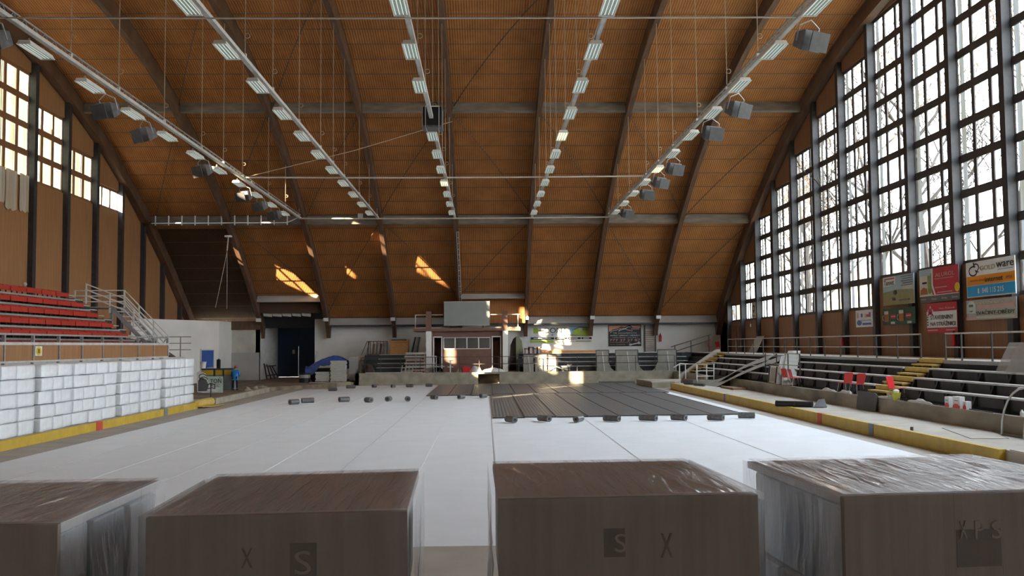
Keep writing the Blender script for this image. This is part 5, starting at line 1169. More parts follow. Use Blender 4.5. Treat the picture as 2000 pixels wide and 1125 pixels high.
for i, (a, c) in enumerate(((.04, .33), (.42, .55), (.63, .77), (.86, .96))): g.rect('band_words', 'ink white', w*a, h*.205, w*c, h*.245)
for a in (.385, .60, .82): g.rect('band_gap', 'ink white', w*a, h*.17, w*(a+.012), h*.28)
g.rect('lime_band', 'ink lime', 0, h*.015, w*.37, h*.13); g.rect('pale_band', 'ink cream', w*.37, h*.015, w, h*.13); g.rect('band_words', 'ink olive', w*.74, h*.045, w*.98, h*.09)
g = far_sign('poster', 'black and salmon car repair poster with white car outline and phone number', (1188.5, 676.5), (1252, 634), 'ink ink'); w, h = g.w, g.h
g.rect('salmon_field', 'ink salmon', w*.02, h*.62, w*.98, h*.97)
g.field('car_shape', 'ink ink', [(w*.02, h*.60), (w*.02, h*.66), (w*.12, h*.78), (w*.26, h*.82), (w*.40, h*.92), (w*.50, h*.88), (w*.62, h*.97), (w*.68, h*.97), (w*.73, h*.86), (w*.98, h*.84), (w*.98, h*.60)])
g.line('car_outline', 'ink pink', [(w*.06, h*.62), (w*.10, h*.71), (w*.26, h*.76), (w*.38, h*.84), (w*.47, h*.84), (w*.58, h*.76), (w*.74, h*.71)], .055); g.line('car_outline', 'ink white', [(w*.31, h*.70), (w*.36, h*.76), (w*.50, h*.80), (w*.60, h*.90), (w*.68, h*.89)], .055); g.line('car_outline', 'ink pink', [(w*.69, h*.80), (w*.94, h*.80)], .06)
g.text('VK autopůjčovna', 'ink white', w*.5, h*.615, w*.72, h*.075); g.text('osobní i užitková i nákladní i', 'ink white', w*.5, h*.51, w*.9, h*.065); g.text('i mikrobusy i přívěsy i', 'ink mint', w*.5, h*.41, w*.78, h*.06)
g.text('777 27 27 87', 'ink salmon', w*.5, h*.285, w*.93, h*.115); g.text('www.vkautopujcovna.cz', 'ink pink', w*.35, h*.175, w*.62, h*.045); g.text('servis i pneuservis', 'ink yellow', w*.28, h*.075, w*.45, h*.05)
g.line('spanner', 'ink white', [(w*.66, h*.07), (w*.95, h*.16)], .09); g.ring('spanner_head', 'ink white', w*.93, h*.155, .12, .09, .05, 60, 360); g.ring('spanner_head', 'ink white', w*.66, h*.07, .10, .08, .05)
# wall bars and extinguishers
t = thing('wall_ladder', 'dark steel ladder fixed to the white far wall beside the car poster', 'ladder', (fx(1269, FW), FW-.1, 2.46)); xa, xb = at(1259, 660, Y=FW).x, at(1280, 660, Y=FW).x
for x in (xa, xb): MB().bar((x, FW-.12, 2.5), (x, FW-.12, 4.95), .09).build('stile', 'dark pipe', parent=t)
for i in range(14):
    if i == 11: continue
    MB().bar((xa, FW-.12, 2.6+.175*i), (xb, FW-.12, 2.6+.175*i), .045).build('rung', 'pinkish wood', parent=t)
def extinguisher(p, label, s=1.0):
    t = thing('fire_extinguisher', label, 'fire extinguisher', p, 'fire extinguishers'); p = Vector(p)
    MB().lathe([(.07*s, 0), (.085*s, .03*s), (.085*s, .42*s), (.05*s, .50*s), (.03*s, .52*s)], p, 12).build('cylinder', 'red plastic', parent=t)
    MB().box(p+Vector((-.03, -.05, .52*s)), p+Vector((.03, .05, .60*s))).build('valve', 'black', parent=t); MB().tube([p+Vector((0, -.05, .56*s)), p+Vector((.0, -.13, .5*s)), p+Vector((0, -.12, .2*s))], .015, 5).build('hose', 'black', parent=t)
q = at(1290, 667, Y=FW-.12); extinguisher((q.x, q.y, q.z), 'red fire extinguisher on the white far wall beside the ladder', 1.3)

# ------------------------------------------------------------------ right-hand terrace: benches, railings, steps, signs, odds and ends
def rplank(y0, y1, k, label, mt='bench white'):
    x, z = TX[k], TZ[k]; t = thing('bench', label, 'bench', (x, (y0+y1)/2, z), 'benches of the side terrace')
    MB().box((x-.07, y0, z+.0), (x+.30, y1, z+.06)).build('plank', mt, parent=t)
    n = max(2, int((y1-y0)/1.85)+1)
    for i in range(n):
        yy = y0+(y1-y0)*i/(n-1); yy = min(max(yy, y0+.06), y1-.06)
        MB().prism([(x-.01, yy-.05, z-.005), (x-.06, yy-.05, z-.01), (x-.20, yy-.05, z-.34), (x-.01, yy-.05, z-.34)], (0, .10, 0)).build('bracket', 'dark steel', parent=t)
        if i < n-1: MB().prism([(x-.01, yy+.3, z-.02), (x-.03, yy+.3, z-.02), (x-.09, yy+.12, z-.33), (x-.01, yy+.12, z-.33)], (0, (y1-y0)/(n-1)-.5, 0)).build('riser_panel', 'bracket grey', parent=t)
segs = [(20.0, 38.1, 'near the photographer'), (40.5, 57.2, 'between yellow steps and draped strips'), (57.6, 73.2, 'beyond the draped strips')]
for k in (1, 2, 3):
    for (a, c, nm) in segs: rplank(a, c, k, 'pale bench plank on the side terrace, %s tier up, %s' % (ORD[k-1], nm))
for a, c in ((20.0, 38.1), (40.5, 73.2)): MB().box((18.22, a, 2.33), (18.30, c, 2.475)).build('edge', 'galvanised', parent=bpy.data.objects['walkway_right'])
def railing(ys, label, posts_m='dark pipe'):
    t = thing('railing', label, 'railing', (18.36, (ys[0]+ys[-1])/2, 2.46), 'walkway railings')
    for y in ys: MB().bar((18.36, y, 2.46), (18.36, y, 3.52), .055).build('post', posts_m, parent=t)
    MB().tube([(18.36, ys[0], 3.52), (18.36, ys[-1], 3.52)], .032, 6).build('top_rail', 'rail beige', parent=t)
    MB().tube([(18.36, ys[0], 2.98), (18.36, ys[-1], 2.98)], .025, 6).build('mid_rail', 'rail beige', parent=t)
railing([40.4+2.32*i for i in range(15)], 'thin steel railing along the raised walkway beyond the yellow steps')
railing([38.2, 36.9, 34.65, 32.3, 29.9, 27.6, 25.3, 23.0], 'thin steel railing along the raised walkway nearer than the yellow steps')
# yellow steps
tr = bpy.data.objects['terrace_right']
for k in range(1, 5): MB().box((TX[k]-.08, 38.25, TZ[k]-.11), (TX[k]+.26, 40.3, TZ[k]+.07)).build('yellow_edge', 'yellow faded', parent=tr)
for k in range(4):
    x = TX[k+1]-.32; z = TZ[k]; zt = z+.18+(.1 if k == 0 else 0)
    t = thing('half_step', 'yellow timber half step of the nearer stair, %s from the bottom' % ORD[k], 'step', (x, 39.3, z), 'yellow half steps of the nearer stair')
    MB().box((x-.12, 38.35, zt-.04), (x+.24, 40.25, zt+.03)).build('tread', 'yellow faded', parent=t)
    for y in (38.4, 39.3, 40.1): MB().box((x-.08, y, z), (x+.2, y+.07, zt-.04)).build('leg', 'yellow faded', parent=t)
for k in range(1, 5): MB().box((TX[k]-.08, 73.5, TZ[k]-.11), (TX[k]+.26, 75.9, TZ[k]+.05)).build('yellow_edge', 'yellow faded', parent=tr)
for k in range(4):
    x = TX[k+1]-.32; z = TZ[k]; zt = z+.18
    t = thing('half_step', 'yellow timber half step of the farther corner stair, %s from the bottom' % ORD[k], 'step', (x, 74.7, z), 'yellow half steps of the corner stair')
    MB().box((x-.12, 73.6, zt-.04), (x+.24, 75.8, zt+.03)).build('tread', 'yellow faded', parent=t)
    for y in (73.7, 75.6): MB().box((x-.08, y, z), (x+.2, y+.07, zt-.04)).build('leg', 'yellow faded', parent=t)
struct('trim_stair_cheek', MB().prism([(15.2, 76.0, .4), (15.6, 76.0, .4), (18.5, 76.0, 2.35), (18.5, 76.0, 2.75), (18.2, 76.0, 2.75), (15.2, 76.0, .75)], (0, .3, 0)), 'apron')
t = thing('corner_handrail', 'dark handrail climbing the far corner beside the yellow corner stair', 'handrail', (18, 84.5, 1.4))
for dz in (0, -.5): MB().tube([(16.2, 84.3, 2.95+dz), (19.8, 84.6, 4.0+dz*.9)], .035, 5).build('rail', 'dark pipe', parent=t)
for f in (.1, .5, .95): MB().bar((16.2+3.6*f, 84.3+.3*f, 2.4), (16.2+3.6*f, 84.3+.3*f, 2.95+1.05*f), .06).build('post', 'dark pipe', parent=t)
# white railing at the far end of the kerb
t = thing('white_railing', 'white tubular railing at the far end of the right kerb', 'railing', (15, 70.5, .4))
for px in (1327.5, 1339): x = at(px, 740, Y=69.0).x; MB().tube([(x, 69.0, .41), (x, 69.0, 1.80)], .04, 6).build('post', 'white metal', parent=t)
MB().tube([(at(1316, 720, Y=69).x, 69.05, 1.52), (at(1328, 720, Y=69).x, 69, 1.80), (at(1345, 720, Y=69).x, 69, 1.76), (at(1395, 720, Y=67).x, 67, 1.78)], .04, 6).build('top_rail', 'white metal', parent=t)
for px in (1361, 1380, 1394): x = at(px, 740, Y=67.3).x; MB().tube([(x, 67.3, .41), (x, 67.2, 1.76)], .04, 6).build('post', 'white metal', parent=t)
for z in (1.32, .95): MB().tube([(at(1362, 740, Y=67.3).x, 67.3, z), (at(1394, 740, Y=67.2).x, 67.2, z)], .03, 6).build('mid_rail', 'white metal', parent=t)
t = thing('concrete_slab', 'thick cracked concrete slab lying at the far end of the right kerb', 'slab', (12.8, 74, 0))
MB().prism([(12.2, 71.0, 0), (13.9, 71.0, 0), (15.2, 75.0, 0), (11.9, 76.4, 0)], (0, 0, .42)).build('block', 'raw concrete', parent=t, bevel=.03); MB().prism([(12.15, 71.0, .40), (13.9, 70.95, .40), (15.2, 75.0, .40), (11.9, 76.4, .40)], (0, 0, .08)).build('screed', 'apron', parent=t)
tag(MB().tube([(9.3, 79.75, .1), (12.3, 79.75, .1)], .09, 8).build('mat_roll', 'rolled mat', origin=(10.8, 79.75, 0)), 'long dark rolled mat lying along the foot of the end wall', 'roll')
# grey strips draped over the terrace
def strip_draped(name, pts, hw, label, mt='mat strip'):
    P = [Vector(p) for p in pts]; d = (P[-1]-P[0]); s = Vector((d.y, -d.x, 0)).normalized()*hw; s.z = (0.55*hw if s.y > 0 else -0.55*hw) if d.y > 0 else 0.0
    sm = []
    for i in range(len(P)-1):
        for k in range(5): sm.append(P[i].lerp(P[i+1], k/5))
    sm.append(P[-1]); 
    for _ in range(3): sm = [sm[0]]+[(sm[i-1]+sm[i]*2+sm[i+1])/4 for i in range(1, len(sm)-1)]+[sm[-1]]
    tag(MB().ribbon(sm, s, .025).build(name, mt, origin=P[0]), label, 'strip', 'grey strips draped over the terrace')
def zt_(x, z): return (x, z)
strip_draped('draped_strip', [(17.75, 59.9, 2.30), (17.1, 61.2, 1.98), (16.4, 62.6, 1.50), (15.75, 63.9, .85), (15.3, 65.4, .50), (14.9, 67.2, .46), (14.7, 68.4, .46)], .40, 'grey strip sliding down the terrace to the kerb, the farther of the slanting pair')
strip_draped('draped_strip', [(17.75, 57.2, 2.32), (17.1, 58.5, 2.00), (16.4, 60.0, 1.52), (15.75, 61.5, 1.02), (15.3, 63.0, .52), (14.9, 64.8, .46), (14.6, 66.2, .46)], .40, 'grey strip sliding down the terrace to the kerb, the nearer of the slanting pair')
strip_draped('draped_strip', [(17.95, 57.3, 2.42), (17.2, 55.3, 2.10), (16.5, 53.4, 1.62), (15.95, 51.9, .98)], .30, 'grey strip hanging straight down the terrace, the farther of the upright pair')
strip_draped('draped_strip', [(18.5, 57.6, 2.72), (17.6, 55.2, 2.30), (16.7, 52.8, 1.72), (15.95, 50.75, .98)], .36, 'grey strip hanging straight down the terrace, the nearer of the upright pair')
t = thing('strip_railing', 'dark short railing standing among the draped strips', 'railing', (16.9, 55, 1.4))
for y in (57.2, 55.0, 52.9): MB().bar((16.62, y, 1.38), (16.62, y, 2.62), .055).build('post', 'dark pipe', parent=t)
for z in (2.62, 2.0): MB().bar((16.62, 57.2, z), (16.62, 50.9, z), .05).build('rail', 'rail beige', parent=t)
for y in (50.9,): MB().bar((16.62, y, 1.38), (16.62, y, 2.62), .055).build('post', 'dark pipe', parent=t)
t = thing('sheet_roll', 'dark loosely rolled sheet lying on the far end of the right kerb platform', 'roll', (14.2, 65.5, .4))
MB().tube([(13.7, 66.4, .62), (14.2, 65.5, .60)], .20, 12).build('roll', 'rolled mat', parent=t); MB().tube([(13.9, 64.4, .50), (14.3, 63.2, .50)], .09, 8).build('inner_roll', 'rolled mat', parent=t)
tag(MB().box((14.9, 58.2, .40), (15.7, 61.2, .52)).build('flat_boards', 'wood pallet', origin=(15.3, 59.8, .4)), 'low flat timber boards at the foot of the low concrete wall', 'boards')
# big black tube lying on the platform
t = thing('black_pipe', 'thick black tube lying on the right kerb platform beyond the red mark', 'tube', (14.4, 41.5, .4))
a = at(1516, 788, Z=.53); c = at(1587, 790, Z=.53); MB().tube([a, c], .13, 14).build('tube', 'black', parent=t)
d = (c-a).normalized(); MB().tube([a-d*.01, a+d*.03], .137, 14).build('end_cap', 'speaker grey', parent=t); MB().tube([a.lerp(c, .52), a.lerp(c, .55)], .137, 14).build('band', 'speaker grey', parent=t)
q = at(1588, 796, Z=.42); tag(MB().prism([q, q+Vector((.55, -.1, 0)), q+Vector((.65, .5, .32)), q+Vector((.4, .55, .28))], (.02, -.02, .03)).build('scrap_sheet', 'lino grey', origin=q), 'small bent grey scrap beside the thick black tube', 'scrap')
# red chairs
def make_chair():
    r = thing('plastic_chair', 'x', 'chair', (0, 0, 0))
    m = MB(); m.prism([(-.22, -.24, .44), (-.24, .22, .42), (.24, .22, .42), (.22, -.24, .44)], (0, 0, .025)); m.build('seat', 'red plastic', parent=r, bevel=.01)
    m = MB(); m.prism([(-.21, .20, .44), (.21, .20, .44), (.24, .30, .86), (.18, .315, .90), (-.18, .315, .90), (-.24, .30, .86)], (0, .03, 0)); m.build('backrest', 'red plastic', parent=r, bevel=.01)
    for sx in (-1, 1):
        for sy, yt in ((-1, -.18), (1, .18)): MB().tube([(sx*.18, yt, .43), (sx*.24, yt+sy*.07, 0)], .013, 6).build('leg', 'chrome', parent=r)
    return r
c0 = make_chair(); first = True
for i, (x, y, z, rz, lb) in enumerate(((16.08, 51.1, .955, 1.9, 'red plastic chair by the draped strips, the farther of two'), (16.08, 50.0, .955, 1.6, 'red plastic chair by the draped strips, the nearer of two'),
        (16.08, 43.1, .955, -1.0, 'red plastic chair before the grey board, the farther of two'), (16.08, 41.7, .955, -1.1, 'red plastic chair before the grey board, the nearer of two'),
        (16.08, 37.6, .955, .6, 'lone red plastic chair beside the yellow bucket'), (20.2, 86.4, 2.47, 1.2, 'red plastic chair in the far corner, next to the handrail'), (20.95, 86.2, 2.47, 2.2, 'red plastic chair in the far corner, next to the gable'))):
    if first: c0.location = (x, y, z); c0['label'] = lb; c0['group'] = 'red plastic chairs'; r = c0; first = False
    else: r = dup(c0, (x, y, z), lb, 'red plastic chairs')
    r.rotation_euler = (0, 0, rz)
# framed board, grey board, bucket, boxes, sheets along the low wall
t = thing('framed_board', 'white framed board with stained glass standing before the upright strips', 'board', (16.25, 54, .95))
p0_, p1_ = Vector((16.12, 55.1, .95)), Vector((16.12, 52.9, .95))
MB().prism([p0_, p1_, p1_+Vector((.12, 0, .98)), p0_+Vector((.12, 0, .98))], (.05, 0, 0)).build('board', 'white plaster', parent=t)
MB().prism([p0_+Vector((-.012, -.4, .12)), p0_+Vector((-.012, -1.4, .12)), p0_+Vector((.09, -1.4, .86)), p0_+Vector((.09, -.4, .86))], (.02, 0, 0)).build('stained_field', 'ink dirty', parent=t)
for dy in (-.2, -1.55): MB().bar(p0_+Vector((-.02, dy, .05)), p0_+Vector((.09, dy, .95)), .10, .03).build('dark_bar', 'ink slate', parent=t)
tag(MB().prism([(15.66, 40.75, .41), (15.66, 38.75, .41), (15.76, 38.75, 1.05), (15.76, 39.0, 1.16), (15.76, 40.75, 1.16)], (.03, 0, 0)).build('grey_board', 'lino grey', origin=(15.76, 39.8, .41)), 'dark grey board leaning against the low concrete wall', 'board')
q = at(1751, 783, X=15.95); q.z = .951
t = thing('yellow_bucket', 'yellow bucket on the low concrete wall beside the lone red chair', 'bucket', q); MB().lathe([(.12, 0), (.17, .27), (.18, .29)], q, 14).build('pail', 'yellow plastic', parent=t)
MB().lathe([(.10, .28), (.13, .36), (.05, .42)], q, 8).build('crumpled_bag', 'paper white', parent=t)
for i, (px, w_, h_, nm) in enumerate(((1853.5, .30, .36, 'farthest from the photographer'), (1872, .48, .40, 'the widest, in the middle'), (1888, .22, .27, 'the smallest, nearest the photographer'))):
    q = at(px, 800, X=15.93); y = q.y; z = .952
    t = thing('carton', 'white carton with red bottom print on the low wall, '+nm, 'carton', (15.94, y, z), 'cartons on the low wall')
    MB().box((15.86, y-w_/2, z), (16.04, y+w_/2, z+h_)).build('box', 'paper white', parent=t); MB().box((15.853, y-w_/2, z+.005), (15.86, y+w_/2, z+.10)).build('red_print', 'red plastic', parent=t)
    m = MB(); m.prism([(15.851, y-w_*.4, z+.10), (15.851, y+w_*.4, z+.10), (15.851, y+w_*.2, z+.15), (15.851, y-w_*.2, z+.15)], (.006, 0, 0)); m.build('red_arc', 'red plastic', parent=t)
    MB().box((15.852, y-w_*.25, z+h_*.62), (15.86, y+w_*.25, z+h_*.68)).build('grey_print', 'ink slate', parent=t)
for i, (px, rx, nm) in enumerate(((1622, .9, 'farthest from the photographer'), (1654, .8, 'next to the grey board, before the red chairs'), (1735, 1.1, 'between grey board and yellow bucket'), (1800, 1.0, 'between yellow bucket and cartons'))):
    q = at(px, 770, X=16.0); heap('plastic_sheet', (15.96, q.y, .957), .11, rx, .12, 'white sheet', 31+i, 'crumpled white sheeting on the low wall, '+nm, 'plastic sheet', 'crumpled sheets on the low wall', rough=.5)
for i, (y0, y1) in enumerate(((35.2, 33.0), (36.6, 34.0), (38.0, 35.0))):
    tag(MB().tube([(15.9+.02*i, y0, .97), (16.0, (y0+y1)/2, .975+.03*i), (15.92+.05*i, y1, .97)], .018, 5).build('cable', 'black', origin=(15.9, y0, .95)), 'black cable trailing along the low wall, %s from the yellow bucket' % ORD[i], 'cable', 'cables on the low wall')
tag(MB().tube([(16.0, 33.0, .965), (15.95, 30.2, .965)], .02, 5).build('thin_rod', 'dark pipe', origin=(15.95, 31.5, .95)), 'thin dark rod lying on the low wall beyond the steel hoops', 'rod')
# steel hoops and the clutter behind them
for i, (ya, rr) in enumerate(((28.6, .95), (27.4, .95))):
    pts = []; yb = 26.4-1.2*i
    for k in range(13): a = math.pi*k/12; pts.append((15.35+.35*math.sin(a)*0, ya-1.35+1.35*math.cos(a), .42+1.45*math.sin(a)))
    t = tag(MB().tube(pts, .035, 7).build('steel_hoop', 'chrome', origin=(15.35, ya-1.35, .42)), 'curved steel tube hoop on the platform, %s' % ['the farther of two', 'the nearer of two'][i], 'hoop', 'steel hoops')
tag(MB().tube([(15.35, 28.6, .43), (15.35, 24.5, .43)], .025, 6).build('hoop_rail', 'dark pipe', origin=(15.35, 27, .42)), 'thin dark rail on the floor joining the steel hoops', 'rail')
heap('red_cloth', (16.1, 27.6, .94), .2, .7, .34, 'pinkish wood', 41, 'dull red and white cloth heap behind the steel hoops', 'cloth')
for i in range(3): tag(MB().lathe([(.05, 0), (.06, .02), (.06, .14), (.03, .18), (.03, .21)], (15.93, 28.5-.28*i, .95), 10).build('white_bottle', 'paper white', origin=(15.93, 28.5-.28*i, .95)), 'small white bottle on the low wall behind the hoops, %s' % ['farthest', 'middle one', 'nearest'][i], 'bottle', 'bottles behind the hoops')
# inspection hatch outline and a small tin on the platform
t = thing('floor_hatch', 'rectangular metal hatch set in the platform before the steel hoops', 'hatch', (14.6, 27, .4)); cs = [at(px, py, Z=.405) for px, py in ((1840, 836), (1897, 857), (1970, 857), (1930, 838))]
MB().prism(cs, (0, 0, .004)).build('plate', 'apron', parent=t)
for a, c in zip(cs, cs[1:]+cs[:1]): MB().bar(a+Vector((0, 0, .003)), c+Vector((0, 0, .003)), .025, .008).build('edge', 'dark pipe', parent=t)
q = at(1781, 841, Z=.4); tag(MB().lathe([(.05, 0), (.05, .11), (.045, .12)], q, 10).build('tin_can', 'dark pipe', origin=q), 'small dark tin standing on the platform near the yellow kerb', 'tin')
# clear sheets and poles leaning at the railing
for i, (y0, y1) in enumerate(((33.4, 31.5), (32.6, 30.4))):
    t = tag(MB().prism([(17.75-.1*i, y0, 2.10), (17.75-.1*i, y1, 2.10), (18.3-.1*i, y1-.1, 3.15), (18.3-.1*i, y0+.0, 3.15)], (.02, 0, .005)).build('clear_sheet', 'clear sheet', origin=(17.8, y0, 2.1)), 'clear plastic sheet leaning on the near walkway railing, %s' % ['the farther of two', 'the nearer of two'][i], 'plastic sheet', 'clear sheets by the railing')
for i in range(3):
    a = at(1975+9*i-3*i, 690, X=21.2); tag(MB().tube([(20.6, 34.2-.4*i, 2.48), (21.75, 34.0-.25*i, 4.65)], .022, 5).build('long_pole', 'rail beige', origin=(20.6, 34.2-.4*i, 2.48)), 'long pale pole leaning on the gable under the restaurant banner, %s' % ['farthest', 'middle one', 'nearest'][i], 'pole', 'leaning poles')
# on the brown gable wall below the windows
tag(MB().prism([(20.9, 76.6, 2.48), (20.9, 74.4, 2.48), (21.5, 74.2, 3.75), (21.5, 76.3, 3.75)], (.04, 0, .01)).build('insulation_sheet', 'fascia', origin=(21, 75.5, 2.48)), 'pale grey panel leaning on the gable far along the walkway', 'panel')
d = struct('door_4', MB().box((21.78, 81.6, 2.48), (21.86, 83.3, 4.75)), 'brown door'); MB().box((21.76, 82.42, 2.5), (21.79, 82.48, 4.7)).build('leaf_gap', 'stand brown', parent=d)
d = struct('door_5', MB().box((21.78, 83.5, 2.48), (21.86, 84.8, 4.75)), 'brown door')
for i, (px, py, y, nm) in enumerate(((1485, 668, 76.4, 'at the grey leaning panel'), (1660, 668, 57.8, 'under the small blue and white poster'), (1888, 662, 43.85, 'under the gold and blue internet banner'))):
    extinguisher((21.46, y-.02, 3.0), 'red fire extinguisher on a dark gable column '+nm, 1.15)
for i, (y, z) in enumerate(((79.0, 4.55), (76.9, 4.7), (62.7, 4.6), (48.95, 4.75))):
    tag(MB().box((21.76, y-.05, z), (21.84, y+.05, z+.26)).build('wall_switch', 'paper white', origin=(21.8, y, z)), 'small white switch box on the brown gable, %s from the far corner' % ORD[i], 'switch box', 'switch boxes on the gable')
RWX = 21.53
def side_sign(label, bl, tr, base, X=RWX):
    a = at(*bl, X=X); c = at(*tr, X=X); return Sign('banner', label, 'banner', (X, a.y, a.z), (0, -1, 0), (-1, 0, 0), a.y-c.y, c.z-a.z, base)
def uplift(g): pass
g = side_sign('landscape banner lettered Tannet hung below the windows', (1725.5, 597.5), (1784, 532.5), 'ink sky'); w, h = g.w, g.h
g.field('field', 'ink field', [(0, 0), (w, 0), (w, h*.40), (w*.55, h*.44), (w*.4, h*.36), (0, h*.40)]); g.field('far_hill', 'ink olive', [(0, h*.40), (w*.4, h*.36), (w*.55, h*.44), (w, h*.38), (w, h*.46), (w*.5, h*.52), (0, h*.46)])
g.field('logo_field', 'ink white', [(w*.02, h*.66), (w*.42, h*.70), (w*.42, h*.99), (w*.02, h*.97)]); g.rect('logo_bar', 'ink red', w*.06, h*.90, w*.40, h*.94); g.text('Tannet', 'ink ink', w*.22, h*.79, w*.34, h*.18)
g.rect('pale_field', 'ink cream', w*.66, h*.50, w*.98, h*.66)
for i in range(5): g.rect('small_words', 'ink slate', w*(.62+.05*(i % 2)), h*(.92-.075*i), w*.96, h*(.945-.075*i))
g.text('VA', 'ink ink', w*.38, h*.20, w*.12, h*.11); g.disc('bush', 'ink dkgreen', w*.42, h*.42, w*.05, h*.08); g.rect('small_words', 'ink slate', w*.55, h*.12, w*.86, h*.17)
g = side_sign('dark green banner with two beer mugs hung below the landscape banner', (1724.5, 634.5), (1787, 598), 'ink green'); w, h = g.w, g.h
for cx in (.13, .60):
    g.rect('mug', 'ink beer', w*(cx-.07), h*.18, w*(cx+.07), h*.66); g.rect('mug_head', 'ink foamy', w*(cx-.07), h*.64, w*(cx+.06), h*.84); g.ring('mug_handle', 'ink foamy', w*(cx-.09), h*.42, w*.035, h*.15, .04, 90, 270)
    g.rect('red_label', 'ink red', w*(cx+.14), h*.36, w*(cx+.30), h*.62); g.rect('label_stripe', 'ink pink', w*(cx+.15), h*.46, w*(cx+.29), h*.52)
for cx in (.28, .78): g.rect('pale_patch', 'ink mint', w*cx, h*.02, w*(cx+.12), h*.16)
g = side_sign('crimson banner lettered ALUROL with terrace picture hung below the windows', (1797.5, 592), (1871.5, 515.5), 'ink slate'); w, h = g.w, g.h
g.rect('crimson_field', 'ink red', w*.33, h*.20, w, h); g.rect('picture', 'ink cream', 0, h*.20, w*.34, h); g.rect('picture_wall', 'ink olive', w*.22, h*.28, w*.34, h*.86); g.rect('picture_sky', 'ink sky', 0, h*.80, w*.30, h); g.rect('picture_window', 'ink ink', w*.08, h*.56, w*.20, h*.62); g.field('picture_sofa', 'ink beer', [(w*.02, h*.24), (w*.22, h*.24), (w*.20, h*.42), (w*.10, h*.46), (w*.03, h*.38)]); g.rect('picture_lawn', 'ink grassy', w*.25, h*.25, w*.30, h*.60)
g.field('curve', 'ink white', [(w*.40, h*.20), (w*.43, h*.20), (w*.36, h*.5), (w*.37, h), (w*.345, h), (w*.33, h*.5)]); g.text('ALUROL', 'ink pink', w*.68, h*.78, w*.48, h*.12); g.disc('seal', 'ink yellow', w*.965, h*.36, w*.055, h*.13); g.rect('white_line', 'ink white', 0, h*.185, w, h*.205)
g.rect('words', 'ink pink', w*.42, h*.40, w*.72, h*.425); g.rect('words', 'ink pink', w*.48, h*.25, w*.85, h*.275); g.rect('words', 'ink pink', w*.42, h*.66, w*.88, h*.675)
for i, (wd_, cx) in enumerate((('Rolety', .12), ('Žaluzie', .40), ('Vrata', .66), ('Servis', .92))): g.text(wd_, 'ink pink', w*cx, h*.09, w*.14, h*.06)
g = side_sign('red and white banner lettered STAVEBNINY NA STRÁŽNICI on the gable', (1811.5, 651), (1868, 588), 'ink red'); w, h = g.w, g.h
g.rect('white_field', 'ink white', 0, h*.18, w, h*.72); g.field('castle', 'ink white', [(w*.04, h*.64), (w*.22, h*.64), (w*.22, h*.78), (w*.17, h*.80), (w*.13, h*.92), (w*.09, h*.80), (w*.04, h*.78)]); g.field('castle_front', 'ink red', [(w*.06, h*.62), (w*.20, h*.62), (w*.20, h*.76), (w*.13, h*.86), (w*.06, h*.76)]); g.rect('castle_gate', 'ink ink', w*.09, h*.66, w*.17, h*.70); g.rect('castle_foot', 'ink ink', w*.03, h*.60, w*.08, h*.63); g.rect('castle_foot', 'ink ink', w*.18, h*.60, w*.23, h*.63)
g.text('STAVEBNINY', 'ink ink', w*.52, h*.52, w*.76, h*.14); g.text('NA STRÁŽNICI', 'ink ink', w*.55, h*.32, w*.82, h*.16); g.text('Ivan Klimeš', 'ink pink', w*.70, h*.81, w*.5, h*.06)
for i in range(4): g.rect('side_letters', 'ink slate', w*.02, h*(.25+.09*i), w*.05, h*(.30+.09*i))
g.rect('words', 'ink pink', w*.04, h*.075, w*.38, h*.12); g.rect('words', 'ink pink', w*.66, h*.075, w*.96, h*.11)
g = side_sign('grey, orange and blue banner lettered GOLDware with phone number', (1889, 582.5), (1981.5, 498), 'ink cream'); w, h = g.w, g.h
g.rect('grey_top', 'ink white', 0, h*.60, w, h); g.rect('orange_band', 'ink orange', w*.02, h*.34, w, h*.60); g.rect('blue_band', 'ink azure', w*.02, h*.03, w, h*.32)
g.ring('logo_ring', 'ink ink', w*.16, h*.74, w*.09, h*.13, .06, 60, 330); g.ring('logo_ring', 'ink ink', w*.22, h*.83, w*.06, h*.10, .05, -60, 170); g.line('logo_stem', 'ink ink', [(w*.17, h*.98), (w*.19, h*.84)], .08); g.field('logo_pointer', 'ink ink', [(w*.20, h*.77), (w*.29, h*.69), (w*.24, h*.69), (w*.23, h*.66)])
g.text('GOLD', 'ink gold', w*.47, h*.79, w*.31, h*.13); g.text('ware', 'ink ink', w*.82, h*.81, w*.34, h*.14); g.rect('words', 'ink dirty', w*.68, h*.68, w*.96, h*.70)
g.text('www.muj', 'ink beer', w*.25, h*.46, w*.32, h*.10); g.text('internet', 'ink ink', w*.60, h*.46, w*.35, h*.13); g.text('.eu', 'ink beer', w*.88, h*.45, w*.13, h*.09)
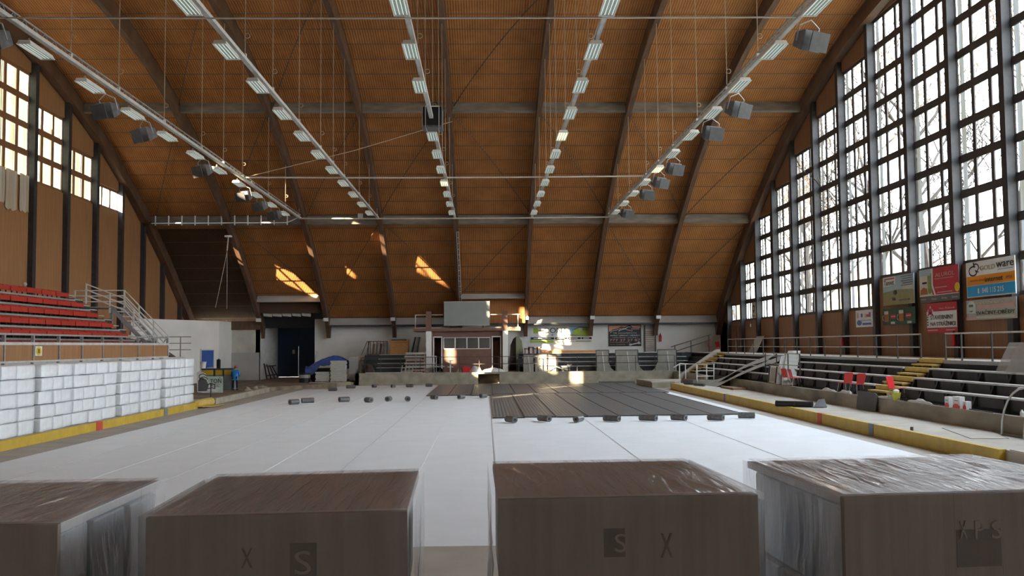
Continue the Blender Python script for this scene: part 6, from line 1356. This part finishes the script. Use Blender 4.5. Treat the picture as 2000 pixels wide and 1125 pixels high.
g.text('840 115 215', 'ink white', w*.57, h*.17, w*.44, h*.14); g.rect('handset', 'ink white', w*.26, h*.10, w*.285, h*.24)
g = side_sign('faded stone-patterned restaurant banner lettered OBĚDY below the internet banner', (1888.5, 626), (1984.5, 578.5), 'ink dirty'); w, h = g.w, g.h
g.field('locomotive', 'ink mint', [(w*.0, h*.35), (w*.20, h*.33), (w*.20, h*.75), (w*.15, h*.93), (w*.08, h*.95), (w*.01, h*.75)]); g.rect('locomotive_window', 'ink slate', w*.06, h*.66, w*.15, h*.78); g.field('track', 'ink slate', [(w*.04, h*.45), (w*.16, h*.48), (w*.11, h*.40)])
g.text('NÁDRAŽNÍ RESTAURACE', 'ink foamy', w*.60, h*.84, w*.76, h*.15); g.rect('red_band', 'ink pink', w*.24, h*.56, w*.97, h*.72); g.text('SVAČINY-OBĚDY', 'ink dkgreen', w*.60, h*.36, w*.76, h*.24)
g.rect('lower_strip', 'ink foamy', w*.22, h*.06, w*.97, h*.18); g.rect('red_strip', 'ink pink', 0, h*.02, w*.22, h*.14)
g = side_sign('small blue and white poster with drawn figures on the brown gable', (1672, 639.5), (1703.5, 604), 'ink white'); w, h = g.w, g.h
for i in range(4): g.rect('figure', 'ink blue' if i % 2 else 'ink pink', w*(.08+.24*i), h*(.55+.03*(i % 2)), w*(.18+.24*i), h*(.85-.05*(i % 3)))
g.disc('blue_blot', 'ink blue', w*.22, h*.26, w*.14, h*.16); g.rect('words', 'ink blue', w*.42, h*.12, w*.92, h*.24); g.rect('words', 'ink skyblue', w*.30, h*.36, w*.92, h*.42); g.disc('red_blot', 'ink red', w*.78, h*.66, w*.10, h*.07)
g = side_sign('narrow white notice with a round emblem in the lowest far window', (1468.5, 621.5), (1475.5, 590), 'ink cream'); w, h = g.w, g.h
g.ring('emblem', 'ink ink', w*.5, h*.62, w*.28, h*.17, .10); g.rect('emblem_stem', 'ink ink', w*.40, h*.34, w*.60, h*.46); g.rect('words', 'ink slate', w*.15, h*.10, w*.85, h*.16)
